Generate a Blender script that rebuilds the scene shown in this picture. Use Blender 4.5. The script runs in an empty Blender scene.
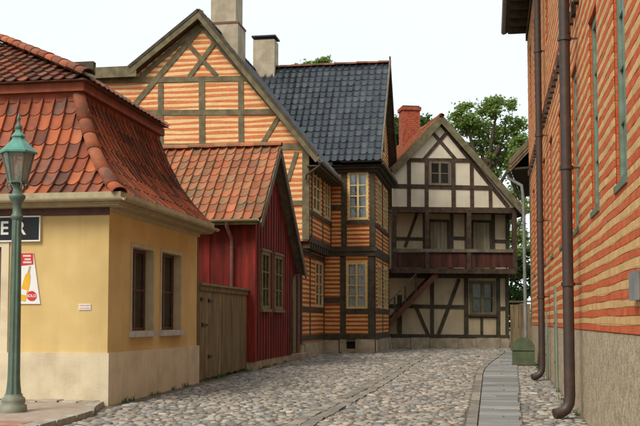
import bpy, math, random
import numpy as np
from mathutils import Vector, Matrix
random.seed(7); np.random.seed(7)
SC = bpy.context.scene
COL = SC.collection
# ------------------------------------------------------------------ camera
F = 1000.0; PSI = math.atan(.170); TH = math.atan(.0625); CX, CY, EYE = 320.0, 258.5, 1.5
cam = bpy.data.cameras.new('camera'); cam_o = bpy.data.objects.new('camera', cam); COL.objects.link(cam_o)
cam.sensor_width = 36; cam.lens = F / 640 * 36; cam.shift_y = (CY - 213) / 640
cam.clip_start = .1; cam.clip_end = 3000
cam_o.location = (0, 0, EYE); cam_o.rotation_euler = (math.pi / 2 + TH, 0, PSI)
SC.camera = cam_o
# ------------------------------------------------------------------ sky, sun, exposure
SUN_EL, SUN_AZ = math.radians(46), math.radians(208)   # azimuth clockwise from +Y: behind and left of the camera
W = bpy.data.worlds.new('World'); SC.world = W; W.use_nodes = True
nt = W.node_tree; nt.nodes.clear()
wo = nt.nodes.new('ShaderNodeOutputWorld'); bg = nt.nodes.new('ShaderNodeBackground')
sky = nt.nodes.new('ShaderNodeTexSky'); sky.sky_type = 'NISHITA'; sky.sun_disc = False
sky.sun_elevation = SUN_EL; sky.sun_rotation = SUN_AZ; sky.dust_density = 2.0; sky.air_density = 1.0
tcw = nt.nodes.new('ShaderNodeTexCoord'); nzw = nt.nodes.new('ShaderNodeTexNoise')
nzw.inputs['Scale'].default_value = 1.6; nzw.inputs['Detail'].default_value = 5
rpw = nt.nodes.new('ShaderNodeMapRange'); rpw.inputs[1].default_value = .3; rpw.inputs[2].default_value = .7
rpw.inputs[3].default_value = .80; rpw.inputs[4].default_value = .97
mxw = nt.nodes.new('ShaderNodeMix'); mxw.data_type = 'RGBA'
mxw.inputs[7].default_value = (5.1, 5.75, 5.95, 1)
nt.links.new(tcw.outputs['Generated'], nzw.inputs['Vector']); nt.links.new(nzw.outputs[0], rpw.inputs[0])
nt.links.new(rpw.outputs[0], mxw.inputs[0]); nt.links.new(sky.outputs[0], mxw.inputs[6])
nt.links.new(mxw.outputs[2], bg.inputs[0]); bg.inputs[1].default_value = .1; nt.links.new(bg.outputs[0], wo.inputs[0])
sl = bpy.data.lights.new('sun', 'SUN'); sl.energy = 1.5; sl.angle = math.radians(24); sl.color = (1, .95, .86)
so = bpy.data.objects.new('sun', sl); COL.objects.link(so)
sd = Vector((math.sin(SUN_AZ) * math.cos(SUN_EL), math.cos(SUN_AZ) * math.cos(SUN_EL), math.sin(SUN_EL)))
so.rotation_euler = sd.to_track_quat('Z', 'Y').to_euler(); so.location = (-10, -10, 30)
SC.view_settings.view_transform = 'Standard'; SC.view_settings.look = 'None'
SC.view_settings.gamma = 1; SC.view_settings.exposure = 1.0; SC.view_settings.use_curve_mapping = False
SC.render.engine = 'CYCLES'
# ------------------------------------------------------------------ pixel -> place helpers
FW = Vector((-math.sin(PSI) * math.cos(TH), math.cos(PSI) * math.cos(TH), math.sin(TH)))
RT = Vector((math.cos(PSI), math.sin(PSI), 0))
UP = Vector((math.sin(PSI) * math.sin(TH), -math.cos(PSI) * math.sin(TH), math.cos(TH)))
EYEV = Vector((0, 0, EYE))
def ray(px, py): return FW + RT * ((px - CX) / F) + UP * ((CY - py) / F)
def gz(y): return .012 * max(min(y, 33), -20)
def gnd(px, py):
    r = ray(px, py); t = 10
    for _ in range(40): t = (EYE - gz(r.y * t)) / -r.z
    return EYEV + r * t
class Fac:
    "a wall plane: o + u*a + n*d, z absolute"
    def __init__(s, o, u, n): s.o = Vector(o); s.u = Vector(u); s.n = Vector(n)
    def pt(s, a, z, d=0):
        p = s.o + s.u * a + s.n * d; return Vector((p.x, p.y, z))
    def px(s, x, y):
        r = ray(x, y); t = s.n.dot(s.o - EYEV) / s.n.dot(r); p = EYEV + r * t
        return (p - s.o).dot(s.u), p.z
    def off(s, d): return Fac(s.o + s.n * d, s.u, s.n)
def facY(y): return Fac((0, y, 0), (1, 0, 0), (0, -1, 0))
def facX(x, sgn=1): return Fac((x, 0, 0), (0, 1, 0), (sgn, 0, 0))
# ------------------------------------------------------------------ materials
MATS = {}
def mk(name, col, rough=.85, var=.25, scale=6., col2=None, bump=.15, bscale=40., stretch=(1, 1, 1), spec=.3, isl=0., brick=None, streak=0., extra=None, cdetail=6, lo=.35, hi=.65):
    m = bpy.data.materials.new(name); m.use_nodes = True; t = m.node_tree; N = t.nodes; L = t.links
    b = N['Principled BSDF']; b.inputs['Roughness'].default_value = rough
    b.inputs['Specular IOR Level'].default_value = spec
    geo = N.new('ShaderNodeNewGeometry'); mp = N.new('ShaderNodeMapping'); mp.inputs['Scale'].default_value = stretch
    L.new(geo.outputs['Position'], mp.inputs[0])
    nz = N.new('ShaderNodeTexNoise'); nz.inputs['Scale'].default_value = scale; nz.inputs['Detail'].default_value = cdetail
    L.new(mp.outputs[0], nz.inputs['Vector'])
    c1 = col; c2 = col2 or tuple(c * (1 - var) for c in col)
    mr = N.new('ShaderNodeMapRange'); mr.inputs[1].default_value = lo; mr.inputs[2].default_value = hi
    L.new(nz.outputs[0], mr.inputs[0])
    mx = N.new('ShaderNodeMix'); mx.data_type = 'RGBA'; mx.inputs[6].default_value = (*c1, 1); mx.inputs[7].default_value = (*c2, 1)
    L.new(mr.outputs[0], mx.inputs[0]); out = mx.outputs[2]
    if isl:
        oi = N.new('ShaderNodeObjectInfo'); ad = N.new('ShaderNodeMath'); ad.operation = 'ADD'
        L.new(geo.outputs['Random Per Island'], ad.inputs[0]); L.new(oi.outputs['Random'], ad.inputs[1])
        fr = N.new('ShaderNodeMath'); fr.operation = 'FRACT'; L.new(ad.outputs[0], fr.inputs[0])
        if extra:
            cr = N.new('ShaderNodeValToRGB'); cr.color_ramp.interpolation = 'CONSTANT' if len(extra) > 2 else 'LINEAR'
            e = cr.color_ramp.elements
            while len(e) < len(extra): e.new(.5)
            for i, c in enumerate(extra): e[i].position = i / len(extra); e[i].color = (*c, 1)
            L.new(fr.outputs[0], cr.inputs[0])
            m2 = N.new('ShaderNodeMix'); m2.data_type = 'RGBA'; m2.inputs[0].default_value = isl
            L.new(out, m2.inputs[6]); L.new(cr.outputs[0], m2.inputs[7]); out = m2.outputs[2]
        m3 = N.new('ShaderNodeMath'); m3.operation = 'MULTIPLY'; m3.inputs[1].default_value = 7.31; L.new(fr.outputs[0], m3.inputs[0])
        m4 = N.new('ShaderNodeMath'); m4.operation = 'FRACT'; L.new(m3.outputs[0], m4.inputs[0])
        hs = N.new('ShaderNodeHueSaturation'); mr2 = N.new('ShaderNodeMapRange'); mr2.inputs[3].default_value = 1 - .45 * isl - .1; mr2.inputs[4].default_value = 1 + .3 * isl + .05
        L.new(m4.outputs[0], mr2.inputs[0]); L.new(mr2.outputs[0], hs.inputs['Value']); L.new(out, hs.inputs['Color']); out = hs.outputs[0]
    if streak:   # rain streaks and dirt: noise stretched down the wall
        m5 = N.new('ShaderNodeMapping'); m5.inputs['Scale'].default_value = (9, 9, .6); L.new(geo.outputs['Position'], m5.inputs[0])
        n5 = N.new('ShaderNodeTexNoise'); n5.inputs['Scale'].default_value = 1; n5.inputs['Detail'].default_value = 4; L.new(m5.outputs[0], n5.inputs['Vector'])
        r5 = N.new('ShaderNodeMapRange'); r5.inputs[1].default_value = .45; r5.inputs[2].default_value = .8; r5.inputs[4].default_value = streak; L.new(n5.outputs[0], r5.inputs[0])
        x5 = N.new('ShaderNodeMix'); x5.data_type = 'RGBA'; x5.inputs[7].default_value = tuple(c * .35 for c in col) + (1,)
        L.new(r5.outputs[0], x5.inputs[0]); L.new(out, x5.inputs[6]); out = x5.outputs[2]
    hgt = None
    if brick:
        z0, hh, bw, mort = brick
        sp = N.new('ShaderNodeSeparateXYZ'); L.new(geo.outputs['Position'], sp.inputs[0])
        a = N.new('ShaderNodeMath'); L.new(sp.outputs[0], a.inputs[0]); L.new(sp.outputs[1], a.inputs[1])
        zz = N.new('ShaderNodeMath'); zz.operation = 'SUBTRACT'; L.new(sp.outputs[2], zz.inputs[0]); zz.inputs[1].default_value = z0
        cb = N.new('ShaderNodeCombineXYZ'); L.new(a.outputs[0], cb.inputs[0]); L.new(zz.outputs[0], cb.inputs[1])
        br = N.new('ShaderNodeTexBrick'); br.inputs['Scale'].default_value = 1; br.inputs['Brick Width'].default_value = bw; br.inputs['Row Height'].default_value = hh
        br.inputs['Mortar Size'].default_value = mort; br.inputs['Mortar Smooth'].default_value = .4; br.inputs['Bias'].default_value = 0
        br.inputs['Color1'].default_value = (.88, .88, .88, 1); br.inputs['Color2'].default_value = (1.06, 1.06, 1.06, 1); br.inputs['Mortar'].default_value = (.80, .78, .74, 1)
        L.new(cb.outputs[0], br.inputs['Vector'])
        x6 = N.new('ShaderNodeMix'); x6.data_type = 'RGBA'; x6.blend_type = 'MULTIPLY'; x6.inputs[0].default_value = .8
        L.new(out, x6.inputs[6]); L.new(br.outputs[0], x6.inputs[7]); out = x6.outputs[2]
        inv = N.new('ShaderNodeMath'); inv.operation = 'SUBTRACT'; inv.inputs[0].default_value = 1; L.new(br.outputs[1], inv.inputs[1]); hgt = inv.outputs[0]
    L.new(out, b.inputs['Base Color'])
    if bump:
        nb = N.new('ShaderNodeTexNoise'); nb.inputs['Scale'].default_value = bscale; nb.inputs['Detail'].default_value = 5
        L.new(mp.outputs[0], nb.inputs['Vector'])
        bp = N.new('ShaderNodeBump'); bp.inputs['Strength'].default_value = bump; bp.inputs['Distance'].default_value = .02
        if hgt:
            ad2 = N.new('ShaderNodeMath'); L.new(nb.outputs[0], ad2.inputs[0]); L.new(hgt, ad2.inputs[1]); L.new(ad2.outputs[0], bp.inputs['Height'])
        else: L.new(nb.outputs[0], bp.inputs['Height'])
        L.new(bp.outputs[0], b.inputs['Normal'])
    MATS[name] = m; return m
GW = (1, 1, .18)   # vertical wood grain
mk('ochre_plaster', (.66, .47, .20), .9, col2=(.56, .38, .145), scale=1.3, bump=.15, bscale=60, streak=.14, cdetail=8)
mk('cream_plaster', (.67, .56, .38), .9, col2=(.53, .43, .285), scale=2.6, bump=.25, bscale=40, streak=.15, cdetail=10, lo=.42, hi=.72)
mk('ochre_trim', (.50, .42, .26), .7, col2=(.42, .34, .2), scale=5)
mk('stone_sill', (.52, .50, .45), .8, scale=8)
mk('white_plaster', (.72, .62, .47), .9, col2=(.62, .52, .38), scale=1.5, bump=.15, bscale=50, streak=.18)
mk('tan_plaster', (.58, .455, .30), .9, col2=(.47, .36, .225), scale=1.5, bump=.15, bscale=50, streak=.2)
mk('grey_render', (.48, .37, .245), .95, col2=(.30, .225, .14), scale=11, bump=1.0, bscale=30, cdetail=9)
mk('concrete', (.46, .37, .255), .95, col2=(.30, .235, .155), scale=3.5, bump=.6, bscale=18)
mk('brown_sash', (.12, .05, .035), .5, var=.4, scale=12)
mk('dark_room', (.02, .018, .016), .95, bump=0)
mk('curtain', (.80, .74, .60), .9, bump=0, scale=5)
mk('lace', (.72, .76, .74), .9, bump=0, scale=9)
mk('green_paint', (.15, .20, .135), .5, col2=(.09, .13, .09), scale=7, bump=.1, spec=.5, streak=.25)
mk('gold_paint', (.70, .49, .19), .5, col2=(.58, .38, .13), scale=9)
mk('pale_gold_paint', (.66, .52, .28), .55, col2=(.55, .41, .2), scale=9)
mk('olive_timber', (.19, .155, .085), .85, col2=(.115, .09, .048), scale=5, bump=.3, bscale=30, streak=.25)
mk('dark_timber', (.082, .064, .038), .8, col2=(.046, .035, .020), scale=5, bump=.3, bscale=30, streak=.2)
mk('brown_timber', (.098, .058, .036), .85, col2=(.048, .028, .018), scale=6, bump=.3, bscale=30, streak=.25)
mk('grey_timber', (.20, .165, .115), .9, col2=(.12, .095, .062), scale=6, bump=.3, bscale=30, stretch=GW, streak=.2)
mk('gate_board', (.27, .20, .10), .85, col2=(.155, .112, .056), scale=7, bump=.3, bscale=25, stretch=GW, streak=.35, isl=.35)
mk('red_board', (.26, .022, .012), .75, col2=(.10, .012, .008), scale=6, bump=.3, bscale=25, stretch=GW, streak=.5, isl=.4)
mk('fence_board', (.23, .16, .085), .9, col2=(.13, .09, .05), scale=6, bump=.3, bscale=25, stretch=GW, streak=.3, isl=.3)
mk('olive_frame', (.22, .19, .085), .7, col2=(.15, .12, .06), scale=9)
mk('gallery_red', (.115, .034, .020), .8, col2=(.045, .018, .012), scale=5, bump=.3, bscale=25, stretch=GW, streak=.4, isl=.5)
mk('stair_red', (.16, .055, .032), .7, col2=(.09, .032, .02), scale=6, streak=.2)
mk('eave_orange', (.30, .075, .028), .7, col2=(.20, .045, .02), scale=4, streak=.25)
mk('gutter_cream', (.44, .36, .22), .6, col2=(.34, .27, .155), scale=4, streak=.35)
mk('zinc', (.26, .25, .235), .55, col2=(.17, .165, .155), scale=4, spec=.5)
mk('pipe_brown', (.050, .030, .022), .5, col2=(.085, .042, .026), scale=8, spec=.5, streak=.35, lo=.5, hi=.75)
mk('pipe_red', (.22, .10, .08), .6, scale=5)
TO = [(.40, .10, .038), (.29, .075, .034), (.16, .07, .045), (.36, .12, .055), (.12, .072, .052), (.42, .115, .042), (.22, .08, .045)]
mk('tile_orange', (.38, .085, .03), .75, col2=(.12, .052, .034), scale=7, bump=.3, bscale=35, isl=.6, extra=TO, spec=.3, lo=.40, hi=.64)
mk('tile_dark_orange', (.24, .080, .042), .8, col2=(.10, .055, .036), scale=8, bump=.25, bscale=35, isl=.5, extra=[(.27, .085, .042), (.14, .065, .042), (.33, .09, .04), (.12, .075, .052)])
mk('tile_mossy', (.40, .115, .05), .85, col2=(.15, .12, .06), scale=6, bump=.25, bscale=35, isl=.45, extra=[(.42, .12, .05), (.33, .13, .065), (.36, .15, .075), (.28, .14, .07), (.44, .14, .06), (.38, .11, .05), (.28, .17, .09)], lo=.4, hi=.65)
mk('tile_slate', (.026, .029, .036), .28, col2=(.016, .018, .023), scale=6, bump=.15, bscale=30, isl=.6, extra=[(.022, .025, .032), (.038, .042, .05), (.018, .02, .026), (.055, .058, .064)], spec=.7)
mk('mortar', (.50, .30, .15), .95, scale=8, bump=.3)
GA = .167 / 2; WI = .142 / 2; RI = .164 / 2
mk('gable_red', (.60, .155, .052), .9, col2=(.66, .23, .09), scale=7, stretch=(1, 1, 3), bump=.25, bscale=30, brick=(0, GA, .25, .006))
mk('gable_cream', (.82, .565, .285), .9, col2=(.78, .47, .215), scale=7, stretch=(1, 1, 3), bump=.25, bscale=30, brick=(0, GA, .25, .006))
mk('wing_red', (.34, .058, .02), .9, col2=(.44, .11, .035), scale=5, stretch=(1, 1, 3), bump=.3, bscale=30, brick=(0, WI, .23, .006))
mk('wing_cream', (.82, .46, .165), .9, col2=(.74, .36, .11), scale=5, stretch=(1, 1, 3), bump=.3, bscale=30, brick=(0, WI, .23, .006))
mk('wall_red', (.54, .080, .022), .9, col2=(.58, .14, .045), scale=6, stretch=(1, 1, 2), bump=.6, bscale=40, brick=(1.38, RI, .24, .008), streak=.14)
mk('wall_cream', (.68, .42, .18), .9, col2=(.58, .32, .12), scale=6, stretch=(1, 1, 2), bump=.6, bscale=40, brick=(1.38, RI, .24, .008), streak=.16)
mk('chimney_stone', (.46, .38, .27), .95, col2=(.34, .27, .18), scale=3, bump=.4, bscale=20, streak=.3)
mk('chimney_brick', (.42, .10, .045), .9, col2=(.26, .055, .03), scale=9, bump=.6, brick=(0, .085, .24, .02))
mk('black_iron', (.02, .02, .02), .5, bump=0)
mk('sign_black', (.012, .013, .012), .4, bump=.05)
mk('sign_white', (.78, .76, .70), .6, bump=0, scale=20, var=.1)
mk('poster_white', (.76, .74, .70), .55, bump=0, var=.06)
mk('poster_red', (.62, .035, .03), .5, bump=0, var=.1)
mk('poster_yellow', (.78, .42, .03), .5, bump=0, var=.15)
mk('plaque_pink', (.62, .30, .22), .6, bump=0, var=.1)
CB = [(.34, .295, .235), (.265, .245, .215), (.37, .30, .235), (.19, .20, .205), (.42, .38, .32), (.30, .26, .205), (.345, .265, .21), (.235, .215, .185)]
mk('cobble', (.30, .26, .21), .85, col2=(.18, .155, .125), scale=14, bump=.4, bscale=50, isl=.7, extra=CB, cdetail=8)
mk('slab', (.26, .25, .225), .8, col2=(.18, .178, .168), scale=6, stretch=(.4, 1, 1), bump=.4, bscale=25, isl=.4, extra=[(.26, .25, .225), (.215, .22, .222), (.30, .28, .24), (.24, .238, .228)])
mk('channel_stone', (.29, .255, .205), .85, col2=(.19, .165, .13), scale=8, bump=.4, isl=.45)
mk('sand', (.17, .14, .10), 1, col2=(.095, .08, .058), scale=9, bump=.5, bscale=60)
mk('soil', (.13, .11, .07), 1, col2=(.06, .08, .03), scale=1.5, bump=.5, bscale=20)
mk('sidewalk_grit', (.40, .31, .235), .95, col2=(.30, .235, .18), scale=5, bump=.3, bscale=90)
mk('sidewalk_red', (.40, .21, .14), .9, col2=(.30, .15, .10), scale=5, bump=.3, bscale=60, isl=.3)
mk('kerb', (.44, .375, .29), .9, col2=(.27, .23, .175), scale=8, bump=.4, isl=.3)
mk('lamp_green', (.10, .155, .105), .5, col2=(.075, .105, .075), scale=6, spec=.5, bump=.08, streak=.3)
mk('lamp_roof', (.10, .30, .22), .45, col2=(.07, .2, .15), scale=6, spec=.5, bump=.08)
mk('bin_green', (.095, .12, .06), .6, col2=(.065, .085, .042), scale=5, streak=.2
)
mk('door_tan', (.34, .275, .17), .85, col2=(.24, .19, .115), scale=6, bump=.3, stretch=GW, isl=.25, streak=.2
)
mk('lamp_base', (.27, .25, .18), .6, col2=(.16, .17, .12), scale=6)
mk('weathered_green', (.22, .25, .17), .85, col2=(.14, .16, .11), scale=8, stretch=GW, streak=.3)
mk('bark', (.10, .07, .045), .95, var=.5, scale=8, bump=.6, bscale=20)
def leafmat(name, cols):
    m = bpy.data.materials.new(name); m.use_nodes = True; t = m.node_tree; N = t.nodes; L = t.links; N.clear()
    o = N.new('ShaderNodeOutputMaterial'); d = N.new('ShaderNodeBsdfPrincipled'); tr = N.new('ShaderNodeBsdfTranslucent'); mi = N.new('ShaderNodeMixShader')
    d.inputs['Roughness'].default_value = .55; d.inputs['Specular IOR Level'].default_value = .3
    g = N.new('ShaderNodeNewGeometry'); r = N.new('ShaderNodeValToRGB'); e = r.color_ramp.elements; e.new(.5)
    for i, c in enumerate(cols): e[i].position = i / 2; e[i].color = (*c, 1)
    L.new(g.outputs['Random Per Island'], r.inputs[0]); L.new(r.outputs[0], d.inputs['Base Color']); L.new(r.outputs[0], tr.inputs[0])
    mi.inputs[0].default_value = .4; L.new(d.outputs[0], mi.inputs[1]); L.new(tr.outputs[0], mi.inputs[2]); L.new(mi.outputs[0], o.inputs[0]); MATS[name] = m
leafmat('leaf_green', [(.12, .19, .035), (.20, .28, .06), (.30, .36, .10)])
leafmat('leaf_dark', [(.04, .09, .018), (.08, .14, .03), (.13, .19, .045)])
def glassmat(name, tint, refl=.06):
    m = bpy.data.materials.new(name); m.use_nodes = True; t = m.node_tree; N = t.nodes; L = t.links; N.clear()
    o = N.new('ShaderNodeOutputMaterial'); gl = N.new('ShaderNodeBsdfGlossy'); tp = N.new('ShaderNodeBsdfTransparent'); mi = N.new('ShaderNodeMixShader'); fr = N.new('ShaderNodeFresnel')
    gl.inputs['Roughness'].default_value = .03; tp.inputs[0].default_value = (*tint, 1); fr.inputs[0].default_value = 1.5
    ad = N.new('ShaderNodeMath'); ad.inputs[1].default_value = refl; L.new(fr.outputs[0], ad.inputs[0]); L.new(ad.outputs[0], mi.inputs[0])
    nb = N.new('ShaderNodeTexNoise'); nb.inputs['Scale'].default_value = 3; bp = N.new('ShaderNodeBump'); bp.inputs['Strength'].default_value = .12; bp.inputs['Distance'].default_value = .05
    L.new(nb.outputs[0], bp.inputs['Height']); L.new(bp.outputs[0], gl.inputs['Normal'])
    L.new(tp.outputs[0], mi.inputs[1]); L.new(gl.outputs[0], mi.inputs[2]); L.new(mi.outputs[0], o.inputs[0]); MATS[name] = m
glassmat('glass', (.93, .94, .93), .03); glassmat('lamp_glass', (.96, .97, .96), .0)
def sky_sheen(m):    # pale veil mixed in to stand for sky reflected in the lantern glass
    t = MATS[m].node_tree; N = t.nodes; o = [n for n in N if n.type == 'OUTPUT_MATERIAL'][0]; src = o.inputs[0].links[0].from_socket
    d = N.new('ShaderNodeBsdfDiffuse'); d.inputs[0].default_value = (.75, .74, .68, 1); tr = N.new('ShaderNodeBsdfTranslucent'); tr.inputs[0].default_value = (.75, .74, .68, 1)
    a = N.new('ShaderNodeMixShader'); t.links.new(d.outputs[0], a.inputs[1]); t.links.new(tr.outputs[0], a.inputs[2]); b = N.new('ShaderNodeMixShader'); b.inputs[0].default_value = .16
    t.links.new(src, b.inputs[1]); t.links.new(a.outputs[0], b.inputs[2]); t.links.new(b.outputs[0], o.inputs[0])
sky_sheen('lamp_glass')
# ------------------------------------------------------------------ mesh helpers
FRAME = {}     # root object -> world-to-local matrix
def root_of(o):
    while o.parent: o = o.parent
    return o
def setp(o, label=None, cat=None, group=None, kind=None):
    for k, v in (('label', label), ('category', cat), ('group', group), ('kind', kind)):
        if v: o[k] = v
    return o
def thing(name, loc, label, cat, group=None, rz=0):
    o = bpy.data.objects.new(name, None); COL.objects.link(o); o.location = loc; o.rotation_euler = (0, 0, rz); o.empty_display_size = .3
    FRAME[o] = (Matrix.Translation(loc) @ Matrix.Rotation(rz, 4, 'Z')).inverted()
    return setp(o, label, cat, group)
class MB:
    def __init__(s): s.v = []; s.f = []; s.m = []; s.sm = []
    def add(s, vs, fs, mi=0, smooth=False):
        k = len(s.v); s.v.extend(tuple(p) for p in vs)
        for f in fs: s.f.append(tuple(i + k for i in f)); s.m.append(mi); s.sm.append(smooth)
        return s
    def hexa(s, p, mi=0):   # p: 4 bottom ccw, 4 top
        return s.add(p, [(3, 2, 1, 0), (4, 5, 6, 7), (0, 1, 5, 4), (1, 2, 6, 5), (2, 3, 7, 6), (3, 0, 4, 7)], mi)
    def box(s, x0, x1, y0, y1, z0, z1, mi=0):
        return s.hexa([(x0, y0, z0), (x1, y0, z0), (x1, y1, z0), (x0, y1, z0), (x0, y0, z1), (x1, y0, z1), (x1, y1, z1), (x0, y1, z1)], mi)
    def fbox(s, fc, a0, a1, z0, z1, d0, d1, mi=0):
        P = fc.pt
        return s.hexa([P(a0, z0, d1), P(a1, z0, d1), P(a1, z0, d0), P(a0, z0, d0), P(a0, z1, d1), P(a1, z1, d1), P(a1, z1, d0), P(a0, z1, d0)], mi)
    def bar(s, fc, p, q, w, d0, d1, mi=0):   # timber in a facade plane from (a,z) to (a,z)
        dx, dz = q[0] - p[0], q[1] - p[1]; l = math.hypot(dx, dz); nx, nz = -dz / l * w / 2, dx / l * w / 2
        c = [(p[0] - nx, p[1] - nz), (q[0] - nx, q[1] - nz), (q[0] + nx, q[1] + nz), (p[0] + nx, p[1] + nz)]
        return s.hexa([fc.pt(a, z, d0) for a, z in c] + [fc.pt(a, z, d1) for a, z in c], mi)
    def prism(s, fc, poly, d0, d1, mi=0):
        n = len(poly); vs = [fc.pt(a, z, d0) for a, z in poly] + [fc.pt(a, z, d1) for a, z in poly]
        return s.add(vs, [tuple(range(n - 1, -1, -1)), tuple(range(n, 2 * n))] + [(i, (i + 1) % n, n + (i + 1) % n, n + i) for i in range(n)], mi)
    def rod(s, p, q, w, h, upv=(0, 0, 1), mi=0):  # box-section bar between 3D points
        p = Vector(p); q = Vector(q); t = (q - p).normalized(); sx = t.cross(Vector(upv)).normalized() * w / 2; n = sx.cross(t).normalized() * h / 2
        return s.hexa([p - sx - n, p + sx - n, q + sx - n, q - sx - n, p - sx + n, p + sx + n, q + sx + n, q - sx + n], mi)
    def tube(s, pts, r, n=10, mi=0, cap=True):
        pts = [Vector(p) for p in pts]; rs = r if isinstance(r, (list, tuple)) else [r] * len(pts); rings = []
        for i, p in enumerate(pts):
            t = (pts[min(i + 1, len(pts) - 1)] - pts[max(i - 1, 0)]).normalized()
            a = t.cross(Vector((.31, .95, .05)) if abs(t.y) < .9 else Vector((1, 0, 0))).normalized(); b = t.cross(a)
            rings.append([p + (a * math.cos(2 * math.pi * k / n) + b * math.sin(2 * math.pi * k / n)) * rs[i] for k in range(n)])
        vs = [v for rg in rings for v in rg]
        fs = [(i * n + k, i * n + (k + 1) % n, (i + 1) * n + (k + 1) % n, (i + 1) * n + k) for i in range(len(pts) - 1) for k in range(n)]
        s.add(vs, fs, mi, True)
        if cap: s.add(rings[0], [tuple(range(n))], mi); s.add(rings[-1], [tuple(range(n - 1, -1, -1))], mi)
        return s
    def lathe(s, c, prof, n=16, mi=0, smooth=True, rot=0):
        vs = [(c[0] + r * math.cos(2 * math.pi * k / n + rot), c[1] + r * math.sin(2 * math.pi * k / n + rot), c[2] + z) for r, z in prof for k in range(n)]
        m = len(prof)
        s.add(vs, [(i * n + k, i * n + (k + 1) % n, (i + 1) * n + (k + 1) % n, (i + 1) * n + k) for i in range(m - 1) for k in range(n)], mi, smooth)
        return s.add(vs[:n], [tuple(range(n - 1, -1, -1))], mi).add(vs[-n:], [tuple(range(n))], mi)
    def build(s, name, mats, parent=None, fix=True, **kw):
        me = bpy.data.meshes.new(name)
        vs = s.v
        if parent is not None:
            M = FRAME[root_of(parent)]; vs = [tuple(M @ Vector(v)) for v in vs]
        me.from_pydata(vs, [], s.f)
        for m in (mats if isinstance(mats, (list, tuple)) else [mats]): me.materials.append(MATS[m])
        me.polygons.foreach_set('material_index', s.m); me.polygons.foreach_set('use_smooth', s.sm); me.update()
        o = bpy.data.objects.new(name, me); COL.objects.link(o)
        if parent is not None: o.parent = parent
        return setp(o, **kw)
def recalc(o):
    import bmesh
    bm = bmesh.new(); bm.from_mesh(o.data); bmesh.ops.recalc_face_normals(bm, faces=bm.faces); bm.to_mesh(o.data); bm.free(); return o
def npmesh(name, V, Fq, mat, parent=None, smooth=False):
    me = bpy.data.meshes.new(name)
    if parent is not None:
        M = np.array(FRAME[root_of(parent)]); V = V @ M[:3, :3].T + M[:3, 3]
    n = Fq.shape[1]; me.vertices.add(len(V)); me.vertices.foreach_set('co', V.astype(np.float32).ravel())
    me.loops.add(Fq.size); me.loops.foreach_set('vertex_index', Fq.astype(np.int32).ravel())
    me.polygons.add(len(Fq)); me.polygons.foreach_set('loop_start', np.arange(0, Fq.size, n, dtype=np.int32))
    me.update(calc_edges=True); me.polygons.foreach_set('use_smooth', np.full(len(Fq), smooth)); me.materials.append(MATS[mat])
    o = bpy.data.objects.new(name, me); COL.objects.link(o)
    if parent is not None: o.parent = parent
    return o
def scatter(name, meshes, mats4, parent, limit, stuffname, mat, smooth=False):
    "mats4: world matrices, nearest ones become objects sharing meshes, the rest one stuff part"
    mats4 = sorted(mats4, key=lambda M: (M.translation - EYEV).length)
    inv = FRAME[root_of(parent)] if parent else Matrix()
    for i, M in enumerate(mats4[:limit]):
        o = bpy.data.objects.new(name, meshes[i % len(meshes)]); COL.objects.link(o); o.parent = parent; o.matrix_local = inv @ M
    rest = mats4[limit:]
    if rest:
        Vs = []; Fs = []; k = 0
        dat = [(np.array([v.co[:] for v in m.vertices]), np.array([list(p.vertices) for p in m.polygons])) for m in meshes]
        for i, M in enumerate(rest):
            v, f = dat[i % len(dat)]; A = np.array(M); Vs.append(v @ A[:3, :3].T + A[:3, 3]); Fs.append(f + k); k += len(v)
        o = npmesh(stuffname, np.concatenate(Vs), np.concatenate(Fs), mat, parent, smooth); o['kind'] = 'stuff'
def rawmesh(name, vs, fs, mat, smooth=False):
    me = bpy.data.meshes.new(name); me.from_pydata(vs, [], fs); me.materials.append(MATS[mat]); me.update()
    me.polygons.foreach_set('use_smooth', [smooth] * len(me.polygons)); return me
def pantile(mat, w, L, amp, th=.022, flip=1):
    vs = []; fs = []; n = 9     # trough rising to a roll on one side, with a skirt below the roll and along the lower edge
    for r in range(4):
        for i in range(n + 1):
            t = min(i, n - 1) / (n - 1); x = (t - .5) * w * 1.06
            z = amp * (1.75 * t ** 2.6 - .75 * math.sin(math.pi * t) + .35 * (1 - t) ** 3)
            if i == n: z -= amp * 1.1
            dip = .026 * (abs(t - .5) * 2) ** 2.2    # rounded lower corners
            y = [dip + .006, dip, L * .5, L][r]; zz = z + [-th, 0, -th * .35, -th * .8][r] + .02
            vs.append((x * flip, y, zz))
    n += 1
    for r in range(3):
        for i in range(n - 1):
            a = r * n + i; fs.append((a, a + 1, a + n + 1, a + n))
    return rawmesh('roof_tile', vs, fs, mat)
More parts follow.
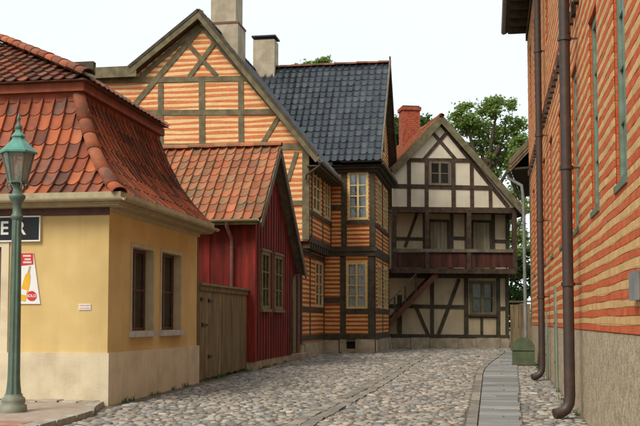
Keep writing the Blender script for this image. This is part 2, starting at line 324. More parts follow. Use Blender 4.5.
def roof_rows(o, u, h, prof, ulen, w, exp, keep, jit=.006):
    "tile matrices over a roof whose section is prof=[(inset,z)]; o eave-left corner at z=0, u along the eave, h inward"
    o = Vector(o); u = Vector(u); h = Vector(h); out = []
    seg = [(prof[i], prof[i + 1], math.dist(prof[i], prof[i + 1])) for i in range(len(prof) - 1)]; tot = sum(s[2] for s in seg)
    nr = max(1, int(tot / exp)); exp = tot / nr; nc = int(round(ulen / w)); w = ulen / nc
    def at(d):
        for a, b, l in seg:
            if d <= l + 1e-6 or (a, b, l) == seg[-1]: t = d / l; return (a[0] + (b[0] - a[0]) * t, a[1] + (b[1] - a[1]) * t)
            d -= l
    for r in range(nr):
        p = at(r * exp); q = at(min((r + 1) * exp, tot)); sl = (h * (q[0] - p[0]) + Vector((0, 0, q[1] - p[1]))).normalized(); nn = u.cross(sl).normalized()
        if nn.z < 0: nn = -nn
        for c in range(nc):
            b = o + u * ((c + .5) * w) + h * p[0] + Vector((0, 0, p[1]))
            if not keep(b + sl * exp * .5): continue
            s2 = (sl + nn * random.uniform(-.02, .01) + u * random.uniform(-.02, .02)).normalized(); u2 = (u - s2 * u.dot(s2)).normalized(); n2 = u2.cross(s2)
            if n2.z < 0: n2 = -n2; u2 = -u2
            b = b + u * random.uniform(-jit, jit) + sl * random.uniform(-jit, jit) * 1.6
            out.append(Matrix(((u2.x, s2.x, n2.x, b.x), (u2.y, s2.y, n2.y, b.y), (u2.z, s2.z, n2.z, b.z), (0, 0, 0, 1))))
    return out
def ridge_caps(name, parent, p, q, r, mat, seglen=.36, tilt=0.02):
    p = Vector(p); q = Vector(q); n = max(1, int((q - p).length / seglen)); t = (q - p).normalized(); sx = t.cross(Vector((0, 0, 1))).normalized(); nz = sx.cross(t)
    vs = []; fs = []; L = (q - p).length / n
    for j, (y, k) in enumerate(((0, 1.12), (.001, .96), (L * 1.06, .9)) if False else ((.0, .98), (.0, 1.12), (L * 1.05, .95))):
        for i in range(9):
            a = math.pi * (i / 8) * 1.1 - .05 * math.pi; vs.append((math.cos(a) * r * k, y, math.sin(a) * r * k * .75))
    for j in range(2):
        for i in range(8): fs.append((j * 9 + i, j * 9 + i + 1, (j + 1) * 9 + i + 1, (j + 1) * 9 + i))
    me = rawmesh(name, vs, fs, mat, True); inv = FRAME[root_of(parent)]
    for i in range(n):
        b = p + t * L * i + nz * random.uniform(-.008, .008)
        M = Matrix(((sx.x, t.x, nz.x, b.x), (sx.y, t.y, nz.y, b.y), (sx.z, t.z, nz.z, b.z), (0, 0, 0, 1)))
        o = bpy.data.objects.new(name, me); COL.objects.link(o); o.parent = parent; o.matrix_local = inv @ M
def grid_wall(fc, a0, a1, z0, z1, holes, th, mb=None, rdep=.14):
    "front skin with real openings, reveals and a dark room behind each; mat 0 wall, 1 dark, 2 reveal"
    mb = mb or MB(); A = sorted({a0, a1, *[h[0] for h in holes], *[h[1] for h in holes]}); Z = sorted({z0, z1, *[h[2] for h in holes], *[h[3] for h in holes]})
    P = fc.pt
    for i in range(len(A) - 1):
        for j in range(len(Z) - 1):
            ca, cz = (A[i] + A[i + 1]) / 2, (Z[j] + Z[j + 1]) / 2
            if any(h[0] < ca < h[1] and h[2] < cz < h[3] for h in holes): continue
            mb.add([P(A[i], Z[j]), P(A[i + 1], Z[j]), P(A[i + 1], Z[j + 1]), P(A[i], Z[j + 1])], [(0, 1, 2, 3)])
    for h in holes:
        b, c, d, e = h; ring = [(b, d), (c, d), (c, e), (b, e)]
        for (k0, k1, mi) in ((0, -rdep, 2), (-rdep, -.7, 1)):
            for i in range(4):
                p, q = ring[i], ring[(i + 1) % 4]; mb.add([P(*p, k0), P(*q, k0), P(*q, k1), P(*p, k1)], [(0, 1, 2, 3)], mi)
        mb.add([P(*p, -.7) for p in ring], [(0, 1, 2, 3)], 1)
    if not th: return mb
    for (p, q) in (((a0, z0), (a1, z0)), ((a1, z0), (a1, z1)), ((a1, z1), (a0, z1)), ((a0, z1), (a0, z0))):
        mb.add([P(*p), P(*q), P(*q, -th), P(*p, -th)], [(0, 1, 2, 3)])
    mb.add([P(a0, z0, -th), P(a1, z0, -th), P(a1, z1, -th), P(a0, z1, -th)], [(0, 1, 2, 3)])
    return mb
def window(parent, fc, a0, a1, z0, z1, cols, rows, mat, d=-.08, fr=.06, br=.025, th=.05, mull=None, sill=None, curtain=None, cd=-.2, label=None, name='window'):
    m = MB(); m.fbox(fc, a0, a0 + fr, z0, z1, d - th, d); m.fbox(fc, a1 - fr, a1, z0, z1, d - th, d)
    m.fbox(fc, a0 + fr, a1 - fr, z0, z0 + fr, d - th, d); m.fbox(fc, a0 + fr, a1 - fr, z1 - fr, z1, d - th, d)
    ia0, ia1, iz0, iz1 = a0 + fr, a1 - fr, z0 + fr, z1 - fr
    for c in range(1, cols):
        x = ia0 + (ia1 - ia0) * c / cols; w = mull if (mull and c * 2 == cols) else br
        m.fbox(fc, x - w / 2, x + w / 2, iz0, iz1, d - th * .9, d - .006)
    for r in range(1, rows):
        z = iz0 + (iz1 - iz0) * r / rows; m.fbox(fc, ia0, ia1, z - br / 2, z + br / 2, d - th * .8, d - .012)
    w = m.build(name, mat, parent, label=label)
    for c in range(cols):
        for r in range(rows):
            p = MB(); g = .004
            p.fbox(fc, ia0 + (ia1 - ia0) * c / cols + g, ia0 + (ia1 - ia0) * (c + 1) / cols - g, iz0 + (iz1 - iz0) * r / rows + g, iz0 + (iz1 - iz0) * (r + 1) / rows - g, d - th * .62, d - th * .55)
            p.build('pane', 'glass', w)
    if sill:
        s = MB(); s.fbox(fc, a0 - sill[0], a1 + sill[0], z0 - sill[1], z0 + .005, -.02 + min(d, 0), sill[2]); s.build('sill', sill[3], w)
    if curtain:
        for sgn, (b0, b1) in enumerate(curtain[1:]):
            c = MB(); n = 14; vs = []
            for i in range(n + 1):
                a = ia0 + (ia1 - ia0) * (b0 + (b1 - b0) * i / n); dd = cd + .025 * math.sin(i * 2.1 + sgn)
                vs += [fc.pt(a, iz0, dd), fc.pt(a, iz1, dd)]
            c.add(vs, [(2 * i, 2 * i + 2, 2 * i + 3, 2 * i + 1) for i in range(n)], 0, True); c.build('curtain', curtain[0], w)
    return w
def timber(parent, fc, p, q, w, mat, d1=.03, d0=-.05, name='timber', **kw):
    j = random.uniform(-.004, .004); m = MB(); m.bar(fc, p, q, w, d0, d1 + j); return recalc(m.build(name, mat, parent, **kw))
def courses(fc, z0, z1, h, spans, parent, mats, limit, ph=0, step=.22, wob=.008, proud=.014, name='brick_course', sname='brick_courses'):
    n = int(round((z1 - z0) / h)); rnd = random.Random(int(z0 * 977 + h * 7919 + fc.o.x * 31 + fc.o.y * 17)); tabs = []
    for k in range(n + 1):
        P = [(rnd.uniform(.3, 1), rnd.uniform(.7, 3.5), rnd.uniform(0, 6.3)) for _ in range(4)]
        tabs.append(lambda a, P=P: wob * .5 * sum(am * math.sin(fq * a + p) for am, fq, p in P))
    for k in range(n):
        b0, b1 = z0 + k * h, z0 + (k + 1) * h
        if k % 2: b0 -= .05 * h
        else: b1 -= .05 * h
        mi = (k + ph) % 2
        for a0, a1 in spans((b0 + b1) / 2):
            if a1 - a0 < .02: continue
            mb = MB(); ns = max(1, int((a1 - a0) / step)); vs = []
            for i in range(ns + 1):
                a = a0 + (a1 - a0) * i / ns; e0 = b0 + (tabs[k](a) if k else 0); e1 = b1 + (tabs[k + 1](a) if k < n - 1 else 0); pr = proud + rnd.uniform(-.003, .003)
                vs += [fc.pt(a, e0 - .001, -.004), fc.pt(a, e0 + .002, pr), fc.pt(a, e1 - .002, pr), fc.pt(a, e1 + .001, -.004)]
            fs = [(4 * i + j, 4 * i + 4 + j, 4 * i + 5 + j, 4 * i + 1 + j) for i in range(ns) for j in range(3)] + [(0, 1, 2, 3), (4 * ns + 3, 4 * ns + 2, 4 * ns + 1, 4 * ns)]
            mb.add(vs, fs); c = fc.pt((a0 + a1) / 2, b0)
            BANK.append((limit * (a1 - a0) / max(6, (c - EYEV).length) if c.y > 8.3 or a1 > 9 else 0, mb, mats[mi]))
BANK = []
def flush(parent, limit):
    BANK.sort(key=lambda t: -t[0]); st = {}
    for i, (sc, mb, mt) in enumerate(BANK):
        if i < limit and sc > 0: mb.build('brick_course', mt, parent)
        else: st.setdefault(mt, MB()).add(mb.v, mb.f)
    for mt, mb in st.items(): mb.build('brick_courses', mt, parent, kind='stuff')
    BANK.clear()
def cut(spans, holes, z, pad=0):
    for h in holes:
        if h[2] - .001 < z < h[3] + .001:
            new = []
            for a0, a1 in spans:
                if h[1] + pad <= a0 or h[0] - pad >= a1: new.append((a0, a1)); continue
                if h[0] - pad > a0: new.append((a0, h[0] - pad))
                if h[1] + pad < a1: new.append((h[1] + pad, a1))
            spans = new
    return spans
def textmesh(name, s, size, fc, a, z, d, mat, parent, ext=.002):
    cu = bpy.data.curves.new(name, 'FONT'); cu.body = s; cu.size = size; cu.extrude = ext; cu.align_x = 'CENTER'; cu.align_y = 'CENTER'; cu.offset = size * .018
    t = bpy.data.objects.new(name, cu); COL.objects.link(t); dg = bpy.context.evaluated_depsgraph_get(); me = bpy.data.meshes.new_from_object(t.evaluated_get(dg))
    bpy.data.objects.remove(t); me.materials.clear(); me.materials.append(MATS[mat])
    M = Matrix((( fc.u.x, 0, fc.n.x, 0), (fc.u.y, 0, fc.n.y, 0), (0, 1, 0, 0), (0, 0, 0, 1))); M.translation = fc.pt(a, z, d)
    me.transform(FRAME[root_of(parent)] @ M); o = bpy.data.objects.new(name, me); COL.objects.link(o); o.parent = parent; return o
def downpipe(parent, pts, r, mat, name='downpipe', clamps=()):
    o = MB().tube(pts, r, 12).build(name, mat, parent)
    for c in clamps:
        MB().lathe(c, [(r * 1.22, -.025), (r * 1.22, .025)], 12).build('pipe_clamp', mat, o)
    return o
# ================================================================== THE SETTING
def sheet(name, xs, ys, zoff, mat, **kw):
    m = MB(); vs = [(x, y, gz(y) + zoff) for y in ys for x in xs]; n = len(xs)
    m.add(vs, [(j * n + i, j * n + i + 1, (j + 1) * n + i + 1, (j + 1) * n + i) for j in range(len(ys) - 1) for i in range(n - 1)])
    return m.build(name, mat, None, kind='structure', **kw)
sheet('ground', [-900, -60, 60, 900], [-300, -20, 33, 60, 1800], -.03, 'soil')
street = sheet('street', [-14, -6, 1.24, 3], [-2, 33, 47], 0, 'sand'); FRAME[street] = Matrix()
# walkway of slabs along the right hand wall
def sm(t): t = max(0, min(1, t)); return t * t * (3 - 2 * t)
def XL(y): return -.2 + .68 * sm((y - 23) / 14)
def XR(y): return .36 + .022 * (y - 12) + .10 * sm((y - 26) / 10)
def bed(name, fa, fb, y0, y1):
    m = MB(); ys = np.linspace(y0, y1, 60); m.add([p for y in ys for p in ((fa(y), y, gz(y) + .004), (fb(y), y, gz(y) + .004))], [(2 * i, 2 * i + 1, 2 * i + 3, 2 * i + 2) for i in range(59)])
    o = m.build(name, 'sand', None, kind='structure'); FRAME[o] = Matrix(); return o
walk = bed('walkway', lambda y: XL(y) - .13, lambda y: XR(y) + .02, 9, 38.4)
def slab(name, pts, h, mat, parent):
    m = MB(); k = .012; c = sum((Vector(p) for p in pts), Vector()) / 4
    top = [Vector((p[0] + (c.x - p[0]) * .03, p[1] + (c.y - p[1]) * .05, p[2] + h)) for p in pts]
    mid = [Vector((p[0], p[1], p[2] + h - k)) for p in pts]
    m.add(list(pts) + mid + top, [(8, 9, 10, 11)] + [(i, (i + 1) % 4, 4 + (i + 1) % 4, 4 + i) for i in range(4)] + [(4 + i, 4 + (i + 1) % 4, 8 + (i + 1) % 4, 8 + i) for i in range(4)])
    return m.build(name, mat, parent)
y = 9.0
while y < 38.4:
    d = random.uniform(.24, .46); g = .012; z = gz(y)
    js = sorted([random.uniform(.3, .7)] if random.random() < .3 else []); xs = [0] + js + [1]
    e = random.uniform(-.02, .02)
    for i in range(len(xs) - 1):
        f = lambda t, yy, e=e: XL(yy) + .022 + (XR(yy) + e - XL(yy) - .022) * t
        sk = random.uniform(-.01, .01)
        slab('paving_slab', [(f(xs[i], y) + g, y + g, z - .03), (f(xs[i + 1], y) - g, y + g + sk, z - .03), (f(xs[i + 1], y + d) - g, y + d - g + sk, gz(y + d) - .03), (f(xs[i], y + d) + g, y + d - g, gz(y + d) - .03)], .065 + random.uniform(-.008, .008), 'slab', walk)
    y += d
y = 9.0
while y < 38.0:
    d = random.uniform(.5, .95); g = .01
    slab('kerb_stone', [(XL(y) - .12, y + g, gz(y) - .03), (XL(y) + .02, y + g, gz(y) - .03), (XL(y + d) + .02, y + d - g, gz(y + d) - .03), (XL(y + d) - .12, y + d - g, gz(y + d) - .03)], .07 + random.uniform(-.006, .006), 'channel_stone', walk)
    y += d
# drain of two rows of long flat stones running up the street
def XD(y): return -2.58 + .30 * sm((y - 12) / 22) + .05 * math.sin(y * .4)
drain = bed('drain_channel', lambda y: XD(y) - .01, lambda y: XD(y) + .40, 9, 36.5)
for row in (0, 1):
    y = 9.0 + row * .2
    while y < 36.5:
        d = random.uniform(.18, .55); g = .008; x0 = row * .20 + random.uniform(-.02, .02)
        slab('channel_stone', [(XD(y) + x0 + g, y + g, gz(y) - .04), (XD(y) + x0 + .185, y + g, gz(y) - .04), (XD(y + d) + x0 + .185, y + d - g, gz(y + d) - .04), (XD(y + d) + x0 + g, y + d - g, gz(y + d) - .04)], .060 + random.uniform(-.010, .010), 'channel_stone', drain)
        y += d
# raised pavement round the corner shop
def sw_edge(y): return -5.52 - .42 * sm((y - 13.2) / 1.5)
sw = MB(); ys = [4 + i * .4 for i in range(28)] + [15.0]
vs = []
for y in ys: vs += [(-14, y, gz(y) + .07), (sw_edge(y), y, gz(y) + .07), (sw_edge(y), y, gz(y) - .03)]
sw.add(vs, [(3 * i + j, 3 * i + 1 + j, 3 * i + 4 + j, 3 * i + 3 + j) for i in range(len(ys) - 1) for j in (0, 1)])
pav = sw.build('pavement', 'sidewalk_grit', None, kind='structure'); FRAME[pav] = Matrix()
y = 5.0
while y < 14.7:
    d = random.uniform(.45, .8); e0, e1 = sw_edge(y), sw_edge(y + d)
    slab('kerb_stone', [(e0 - .16, y + .01, gz(y)), (e0 + .03, y + .01, gz(y)), (e1 + .03, y + d - .01, gz(y + d)), (e1 - .16, y + d - .01, gz(y + d))], .082, 'kerb', pav); y += d
for yy in np.arange(10.6, 12.1, .38):
    x = -5.75
    while x > -10:
        d = random.uniform(.4, .7); slab('flagstone', [(x - d + .01, yy + .01, gz(yy) + .03), (x - .01, yy + .01, gz(yy) + .03), (x - .01, yy + .37, gz(yy) + .03), (x - d + .01, yy + .37, gz(yy) + .03)], .05 + random.uniform(-.004, .004), 'sidewalk_red', pav); x -= d
x = -5.98
while x > -10:   # flat pale stones along the foot of the shop wall
    d = random.uniform(.22, .42); slab('flagstone', [(x - d + .012, 14.58 + random.uniform(-.04, .04), gz(14.7) + .05), (x - .012, 14.58 + random.uniform(-.04, .04), gz(14.7) + .05), (x - .012, 14.85, gz(14.7) + .05), (x - d + .012, 14.85, gz(14.7) + .05)], .045 + random.uniform(-.006, .01), 'kerb', pav); x -= d
# cobbles
def cobble_mesh(seed):
    r = random.Random(seed); n = 7; vs = []; fs = []
    a0 = [2 * math.pi * (k + r.uniform(-.25, .25)) / n for k in range(n)]; rr = [r.uniform(.84, 1.08) for _ in range(n)]
    for (q, z) in ((1.0, -.25), (.98, .10), (.86, .32), (.5, .43)):
        for k in range(n): vs.append((math.cos(a0[k]) * rr[k] * q * .5, math.sin(a0[k]) * rr[k] * q * .5, z * (1 + r.uniform(-.08, .08))))
    for j in range(3):
        for k in range(n): fs.append((j * n + k, j * n + (k + 1) % n, (j + 1) * n + (k + 1) % n, (j + 1) * n + k))
    t = len(vs); vs.append((0, 0, .45))
    q = [(3 * n + k, 3 * n + (k + 1) % n, t, t) for k in range(n)]
    me = bpy.data.meshes.new('cobblestone'); me.from_pydata(vs, [], fs + [(a, b, c) for a, b, c, _ in q]); me.materials.append(MATS['cobble']); me.update()
    me.polygons.foreach_set('use_smooth', [True] * len(me.polygons)); return me
cms = [cobble_mesh(i) for i in range(8)]
def free(x, y):
    if XL(y) - .17 < x < XR(y) + .04 and y < 38.5: return False
    if -.03 < x - XD(y) < .42 and y < 36.6: return False
    if x < sw_edge(min(y, 14.9)) + .1 and y < 15.0: return False
    if x < -5.82 and y < 24.4: return False
    if x < -5.66 and y < 29.6: return False
    if x < -5.6: return False
    if x < -3.84 and y > 33.85: return False
    if x > 1.2 and y < 30.4: return False
    if (x + 3.85) * -.314 + (y - 40) * .949 > -.1: return False
    return True
cob = []; rc = random.Random(21); GR = {}
def dart(n, r0, r1):
    for _ in range(n):
        x = rc.uniform(-6.2, 1.5); y = rc.uniform(8, 41.5); r = rc.uniform(r0, r1) * (1 if y < 24 else 1.12)
        if not free(x, y): continue
        ci, cj = int(x / .215 + 100), int(y / .215); ok = True
        for i in (-1, 0, 1):
            for j in (-1, 0, 1):
                for (qx, qy, qr) in GR.get((ci + i, cj + j), ()):
                    if (qx - x) ** 2 + (qy - y) ** 2 < ((qr + r) * .90) ** 2: ok = False; break
                if not ok: break
            if not ok: break
        if not ok: continue
        GR.setdefault((ci, cj), []).append((x, y, r)); s = 2.1 * r
        cob.append(Matrix.Translation((x, y, gz(y) - .008 + rc.uniform(-.010, .010))) @ Matrix.Rotation(rc.uniform(-.07, .07), 4, 'X') @ Matrix.Rotation(rc.uniform(-.07, .07), 4, 'Y') @ Matrix.Rotation(rc.uniform(0, 6.3), 4, 'Z') @ Matrix.Diagonal((s * rc.uniform(1, 1.16), s * rc.uniform(.86, 1.0), (.042 + .2 * r), 1)))
dart(7000, .068, .095); dart(60000, .048, .07); dart(110000, .032, .05)
near = sorted(cob, key=lambda M: (M.translation - EYEV).length if M.translation.y > 12 and M.translation.x > -6.2 and abs(M.translation.x + .17 * M.translation.y) < .34 * M.translation.y else 99)
for i, M in enumerate(near[:300]):
    o = bpy.data.objects.new('cobblestone', cms[i % 8]); COL.objects.link(o); o.parent = street; o.matrix_local = M
Vs, Fs, k = [], [], 0
cd = []
for me in cms:
    v = np.array([q.co[:] for q in me.vertices]); me.calc_loop_triangles(); cd.append((v, np.array([t.vertices[:] for t in me.loop_triangles])))
for i, M in enumerate(near[300:]):
    v, f = cd[i % 8]; A = np.array(M); Vs.append(v @ A[:3, :3].T + A[:3, 3]); Fs.append(f + k); k += len(v)
o = npmesh('cobblestones', np.concatenate(Vs), np.concatenate(Fs), 'cobble', street, True); o['kind'] = 'stuff'

# small weeds and grass along the wall feet and in the joints
rw = np.random.RandomState(4); pts = []
for (xa, ya, xb, yb, n) in ((-5.82, 15.2, -5.82, 19.8, 110), (-5.85, 20, -5.85, 23.9, 260), (-5.64, 24.2, -5.64, 29, 200), (1.17, 9, 1.17, 30, 260), (-5.3, 33.85, -3.7, 33.85, 60), (-3.75, 38.9, .5, 40.3, 80), (-.36, 24, -.36, 34, 30)):
    t = rw.rand(n); c = np.sort(rw.rand(max(3, n // 14))); t = c[rw.randint(0, len(c), n)] + rw.normal(size=n) * .006
    pts.append(np.stack([xa + (xb - xa) * t + rw.normal(size=n) * .03, ya + (yb - ya) * t, np.zeros(n)], 1))
P_ = np.concatenate(pts); P_[:, 2] = [gz(y) + .005 for y in P_[:, 1]]; n = len(P_); az = rw.rand(n) * 6.28; hh_ = rw.uniform(.02, .06, n); dx = np.stack([np.cos(az), np.sin(az), np.zeros(n)], 1); lean = rw.normal(size=(n, 3)) * .035
top = P_ + lean + np.array([0, 0, 1]) * hh_[:, None]; top[:, 2] = np.maximum(top[:, 2], P_[:, 2] + .02); wd = rw.uniform(.006, .014, n)[:, None]
V = np.stack([P_ - dx * wd, P_ + dx * wd, (P_ + top) / 2 + dx * wd * .9, top], 1).reshape(-1, 3)
o = npmesh('weeds', V, np.arange(4 * n).reshape(-1, 4), 'leaf_dark'); setp(o, 'low green weeds growing along the feet of the walls', 'weeds', kind='stuff')
# ================================================================== YELLOW CORNER SHOP
yh = thing('corner_shop', (-8.4, 17.3, .2), 'yellow plastered corner shop with a flared red pantile roof', 'house')
fF = facY(14.9); fR = facX(-5.9)
m = MB(); m.box(-11.5, -5.865, 14.865, 19.8, 0, 1.0); m.build('plinth', 'cream_plaster', yh)
y1 = fR.px(131, 300)[0]; RW = [(15.93, 16.98, 1.33, 2.74), (17.45, 18.58, 1.33, 2.76)]
FWIN = [(-9.0, -7.70, 1.12, 2.68)]
o = grid_wall(fF, -11.5, -5.9, 1.0, 3.3, FWIN, 0).build('wall', ['ochre_plaster', 'dark_room', 'ochre_trim'], yh)
o = grid_wall(fR, 14.9, 19.8, 1.0, 3.3, RW, 0, rdep=.16).build('wall', ['ochre_plaster', 'dark_room', 'ochre_trim'], yh)
PR = [(-.27, 3.45), (-.10, 3.58), (.16, 3.86), (.45, 4.25), (.74, 4.80), (.93, 5.27)]
m = MB(); m.prism(facY(19.78), [(-11.5, 1), (-5.9, 1), (-5.9, 3.3)] + [(-5.9 - s, z - .04) for s, z in PR[1:]] + [(-11.5, 5.2)], 0, .06); m.build('end_wall', 'ochre_plaster', yh)
for a0, a1, z0, z1 in RW:
    window(yh, fR, a0 + .003, a1 - .003, z0 + .003, z1 - .003, 2, 2, 'brown_sash', d=-.13, fr=.055, br=.035, mull=.09, curtain=('curtain', (0, .40), (.54, .98)), cd=-.215, sill=None)
    t = MB(); w = .07
    for q in ((a0 - w, a0 - .002, z0, z1 + w), (a1 + .002, a1 + w, z0, z1 + w), (a0 - .002, a1 + .002, z1 + .002, z1 + w)): t.fbox(fR, *q, -.01, .02)
    t.build('window_surround', 'ochre_trim', yh)
    s = MB(); s.fbox(fR, a0 - .08, a1 + .06, z0 - .10, z0 - .003, -.12, .09); s.build('sill', 'stone_sill', yh)
for a0, a1, z0, z1 in FWIN:
    window(yh, fF, a0 + .003, a1 - .003, z0 + .003, z1 - .003, 4, 3, 'brown_sash', d=-.03, fr=.05, br=.03, mull=.06)
    t = MB(); w = .13
    for q in ((a0 - w, a0 - .002, z0 - w, z1 + w), (a1 + .002, a1 + w, z0 - w, z1 + w), (a0 - .002, a1 + .002, z1 + .002, z1 + w), (a0, a1, z0 - w, z0 - .003)): t.fbox(fF, *q, -.01, .025)
    t.build('window_surround', 'cream_plaster', yh)
m = MB(); m.fbox(fF, -11.5, -5.895, 3.17, 3.29, .0, .03); m.build('eave_band', 'brown_sash', yh)  # brown strip stands in for the shadow band under the front eave
m = MB(); m.fbox(fR, 14.9, 19.8, 3.22, 3.29, .0, .03); m.build('eave_band', 'ochre_trim', yh)
# soffit, fascia and gutter
m = MB(); m.box(-11.5, -5.64, 14.64, 14.9, 3.29, 3.33); m.box(-5.9, -5.64, 14.9, 19.9, 3.29, 3.33); m.build('soffit', 'gutter_cream', yh)
m = MB(); m.box(-11.5, -5.60, 14.60, 14.64, 3.32, 3.50); m.box(-5.64, -5.60, 14.64, 19.92, 3.32, 3.50); m.build('fascia', 'gutter_cream', yh)
g = MB()
def gutter(mb, p, q, r=.06):
    p = Vector(p); q = Vector(q); t = (q - p).normalized(); sx = t.cross(Vector((0, 0, 1))).normalized(); vs = []
    for e in (p, q):
        for k in range(9):
            a = math.pi + math.pi * k / 8; vs.append(e + sx * math.cos(a) * r + Vector((0, 0, math.sin(a) * r)))
        for k in range(8, -1, -1):
            a = math.pi + math.pi * k / 8; vs.append(e + sx * math.cos(a) * r * .85 + Vector((0, 0, math.sin(a) * r * .85)))
    n = 18; mb.add(vs, [(k, (k + 1) % n, n + (k + 1) % n, n + k) for k in range(n)] + [tuple(range(n)), tuple(range(2 * n - 1, n - 1, -1))], 0, False); return mb
gutter(g, (-11.5, 14.545, 3.40), (-5.54, 14.545, 3.40), .052); gutter(g, (-5.545, 14.54, 3.40), (-5.545, 19.98, 3.39), .052)
g.build('gutter', 'gutter_cream', yh)
# deck below the tiles
m = MB()
for i in range(len(PR) - 1):
    (s0, z0), (s1, z1) = PR[i], PR[i + 1]; z0 -= .03; z1 -= .03
    m.add([(-11.5, 14.9 + s0, z0), (-5.9 - s0, 14.9 + s0, z0), (-5.9 - s1, 14.9 + s1, z1), (-11.5, 14.9 + s1, z1)], [(0, 1, 2, 3)])
    m.add([(-5.9 - s0, 14.9 + s0, z0), (-5.9 - s0, 19.9, z0), (-5.9 - s1, 19.9, z1), (-5.9 - s1, 14.9 + s1, z1)], [(0, 1, 2, 3)])
roof = m.build('roof', 'tile_dark_orange', yh)
pt = pantile('tile_orange', .215, .37, .026)
T = roof_rows((-11.5, 14.9, 0), (1, 0, 0), (0, 1, 0), PR, 5.95, .215, .30, lambda p: p.x + (p.y - 14.9) < -5.9 - .05 and p.x > -9.6)
scatter('roof_tile', [pt], T, roof, 150, 'roof_tiles', 'tile_orange'); pt = pantile('tile_orange', .215, .37, .030, flip=-1)
T = roof_rows((-5.9, 14.6, 0), (0, 1, 0), (-1, 0, 0), PR, 5.3, .215, .30, lambda p: p.y - 14.9 > (-5.9 - p.x) + .05)
scatter('roof_tile', [pt], T, roof, 150, 'roof_tiles', 'tile_orange')
for i in range(len(PR) - 1):
    (s0, z0), (s1, z1) = PR[i], PR[i + 1]
    ridge_caps('hip_tile', roof, (-5.9 - s0, 14.9 + s0, z0 + .035), (-5.9 - s1, 14.9 + s1, z1 + .035), .115, 'tile_orange', .33)
m = MB(); m.tube([(-5.9 - s, 19.93, z + .03) for s, z in PR], .035, 6); m.build('verge', 'dark_timber', yh)
# painted cornice between lower and upper roof
for (s, z0, z1) in ((.90, 5.22, 5.37), (.80, 5.372, 5.52)):
    m = MB(); X1 = -5.9 - s; Y0 = 14.9 + s
    m.box(-11.5, X1, Y0, Y0 + .2, z0, z1); m.box(X1 - .2, X1 - .001, Y0 + .2, 19.95, z0, z1 - .001); m.build('cornice', 'eave_orange', yh)
UPR = [(.68, 5.53), (4.0, 7.24)]
m = MB(); s0, z0 = UPR[0]; s1, z1 = UPR[1]
m.add([(-11.5, 14.9 + s0, z0), (-5.9 - s0, 14.9 + s0, z0), (-5.9 - s1, 14.9 + s1, z1), (-11.5, 14.9 + s1, z1), (-5.9 - s0, 19.95, z0), (-5.9 - s1, 19.95, z1), (-11.5, 19.95, z1)], [(0, 1, 2, 3), (1, 4, 5, 2), (3, 2, 5, 6), (4, 1, 0)])
up = m.build('upper_roof', 'tile_dark_orange', yh)
pt2 = pantile('tile_dark_orange', .215, .37, .026)
T = roof_rows((-11.5, 14.9, 0), (1, 0, 0), (0, 1, 0), [(s, z + .02) for s, z in UPR], 4.95, .215, .30, lambda p: p.x + (p.y - 14.9) < -5.9 + .03)
T += roof_rows((-5.9, 15.5, 0), (0, 1, 0), (-1, 0, 0), [(s, z + .02) for s, z in UPR], 4.45, .215, .30, lambda p: p.y - 14.9 > (-5.9 - p.x) - .03)
scatter('roof_tile', [pt2], T, up, 180, 'roof_tiles', 'tile_dark_orange')
ridge_caps('hip_tile', up, (-6.56, 15.56, 5.62), (-9.9, 18.9, 7.33), .11, 'tile_orange', .36)
# ---- sign, poster, plaque on the shop wall
sg = thing('shop_sign', (-7.9, 14.86, 2.97), 'black shop sign with white frame and letters ER on the yellow wall', 'sign')
m = MB(); m.fbox(fF, -8.85, -7.05, 2.785, 3.15, .005, .04); m.build('board', 'sign_black', sg)
m = MB(); m.fbox(fF, -8.87, -7.03, 2.762, 2.784, .005, .055); m.fbox(fF, -8.87, -7.03, 3.151, 3.172, .005, .055); m.fbox(fF, -7.049, -7.03, 2.785, 3.15, .005, .055); m.fbox(fF, -8.87, -8.851, 2.785, 3.15, .005, .055); m.build('frame', 'sign_white', sg)
textmesh('letter', 'E', .30, fF, fF.px(5.6, 229)[0], fF.px(5.6, 229)[1], .043, 'sign_white', sg); textmesh('letter', 'R', .30, fF, fF.px(21.5, 229)[0], fF.px(21.5, 229)[1], .043, 'sign_white', sg)
po = thing('poster', (-7.3, 14.88, 2.1), 'enamel drinks advert with yellow bottle and red disc on yellow wall', 'poster')
P = fF.px
m = MB(); m.prism(fF, [P(14, 304), P(40.7, 304), P(33.8, 253), P(21, 253)], .004, .02); recalc(m.build('board', 'poster_white', po))
m = MB(); m.prism(fF, [P(20.6, 266), P(34.0, 264.5), P(33.6, 253.2), P(21.4, 253.2)], .021, .024); recalc(m.build('red_label', 'poster_red', po))
m = MB()
for y, x0, x1 in ((256, 24, 31.5), (259.4, 25.5, 30), (262.4, 24, 32)):
    x = x0
    while x < x1: w = random.uniform(.9, 1.5); m.prism(fF, [P(x, y + .9), P(x + w, y + .9), P(x + w, y - .9), P(x, y - .9)], .0245, .0265); x += w + .35
recalc(m.build('lettering', 'poster_white', po))
def pl(cx, cy, r, n=28, sx=1): return [P(cx + math.cos(-k * 2 * math.pi / n) * r * sx, cy + math.sin(-k * 2 * math.pi / n) * r) for k in range(n)]
bt = [(20.3, 300.5), (26, 301.5), (28.6, 292), (30.6, 284), (31.2, 277), (30.6, 273.5), (27.6, 273), (25.4, 276), (22.6, 286)]
m = MB(); m.prism(fF, [P(*q) for q in ((27.9, 273), (30.4, 273.4), (31.6, 266.3), (29.9, 266))], .021, .0235); recalc(m.build('bottle_neck', 'ochre_trim', po))
m = MB(); m.prism(fF, [P(*q) for q in bt], .021, .024); recalc(m.build('bottle', 'poster_yellow', po))
m = MB(); m.prism(fF, [P(*q) for q in ((21.2, 294.5), (26.8, 295.5), (28, 290.5), (22.2, 289))], .0245, .026); recalc(m.build('bottle_label', 'poster_white', po))
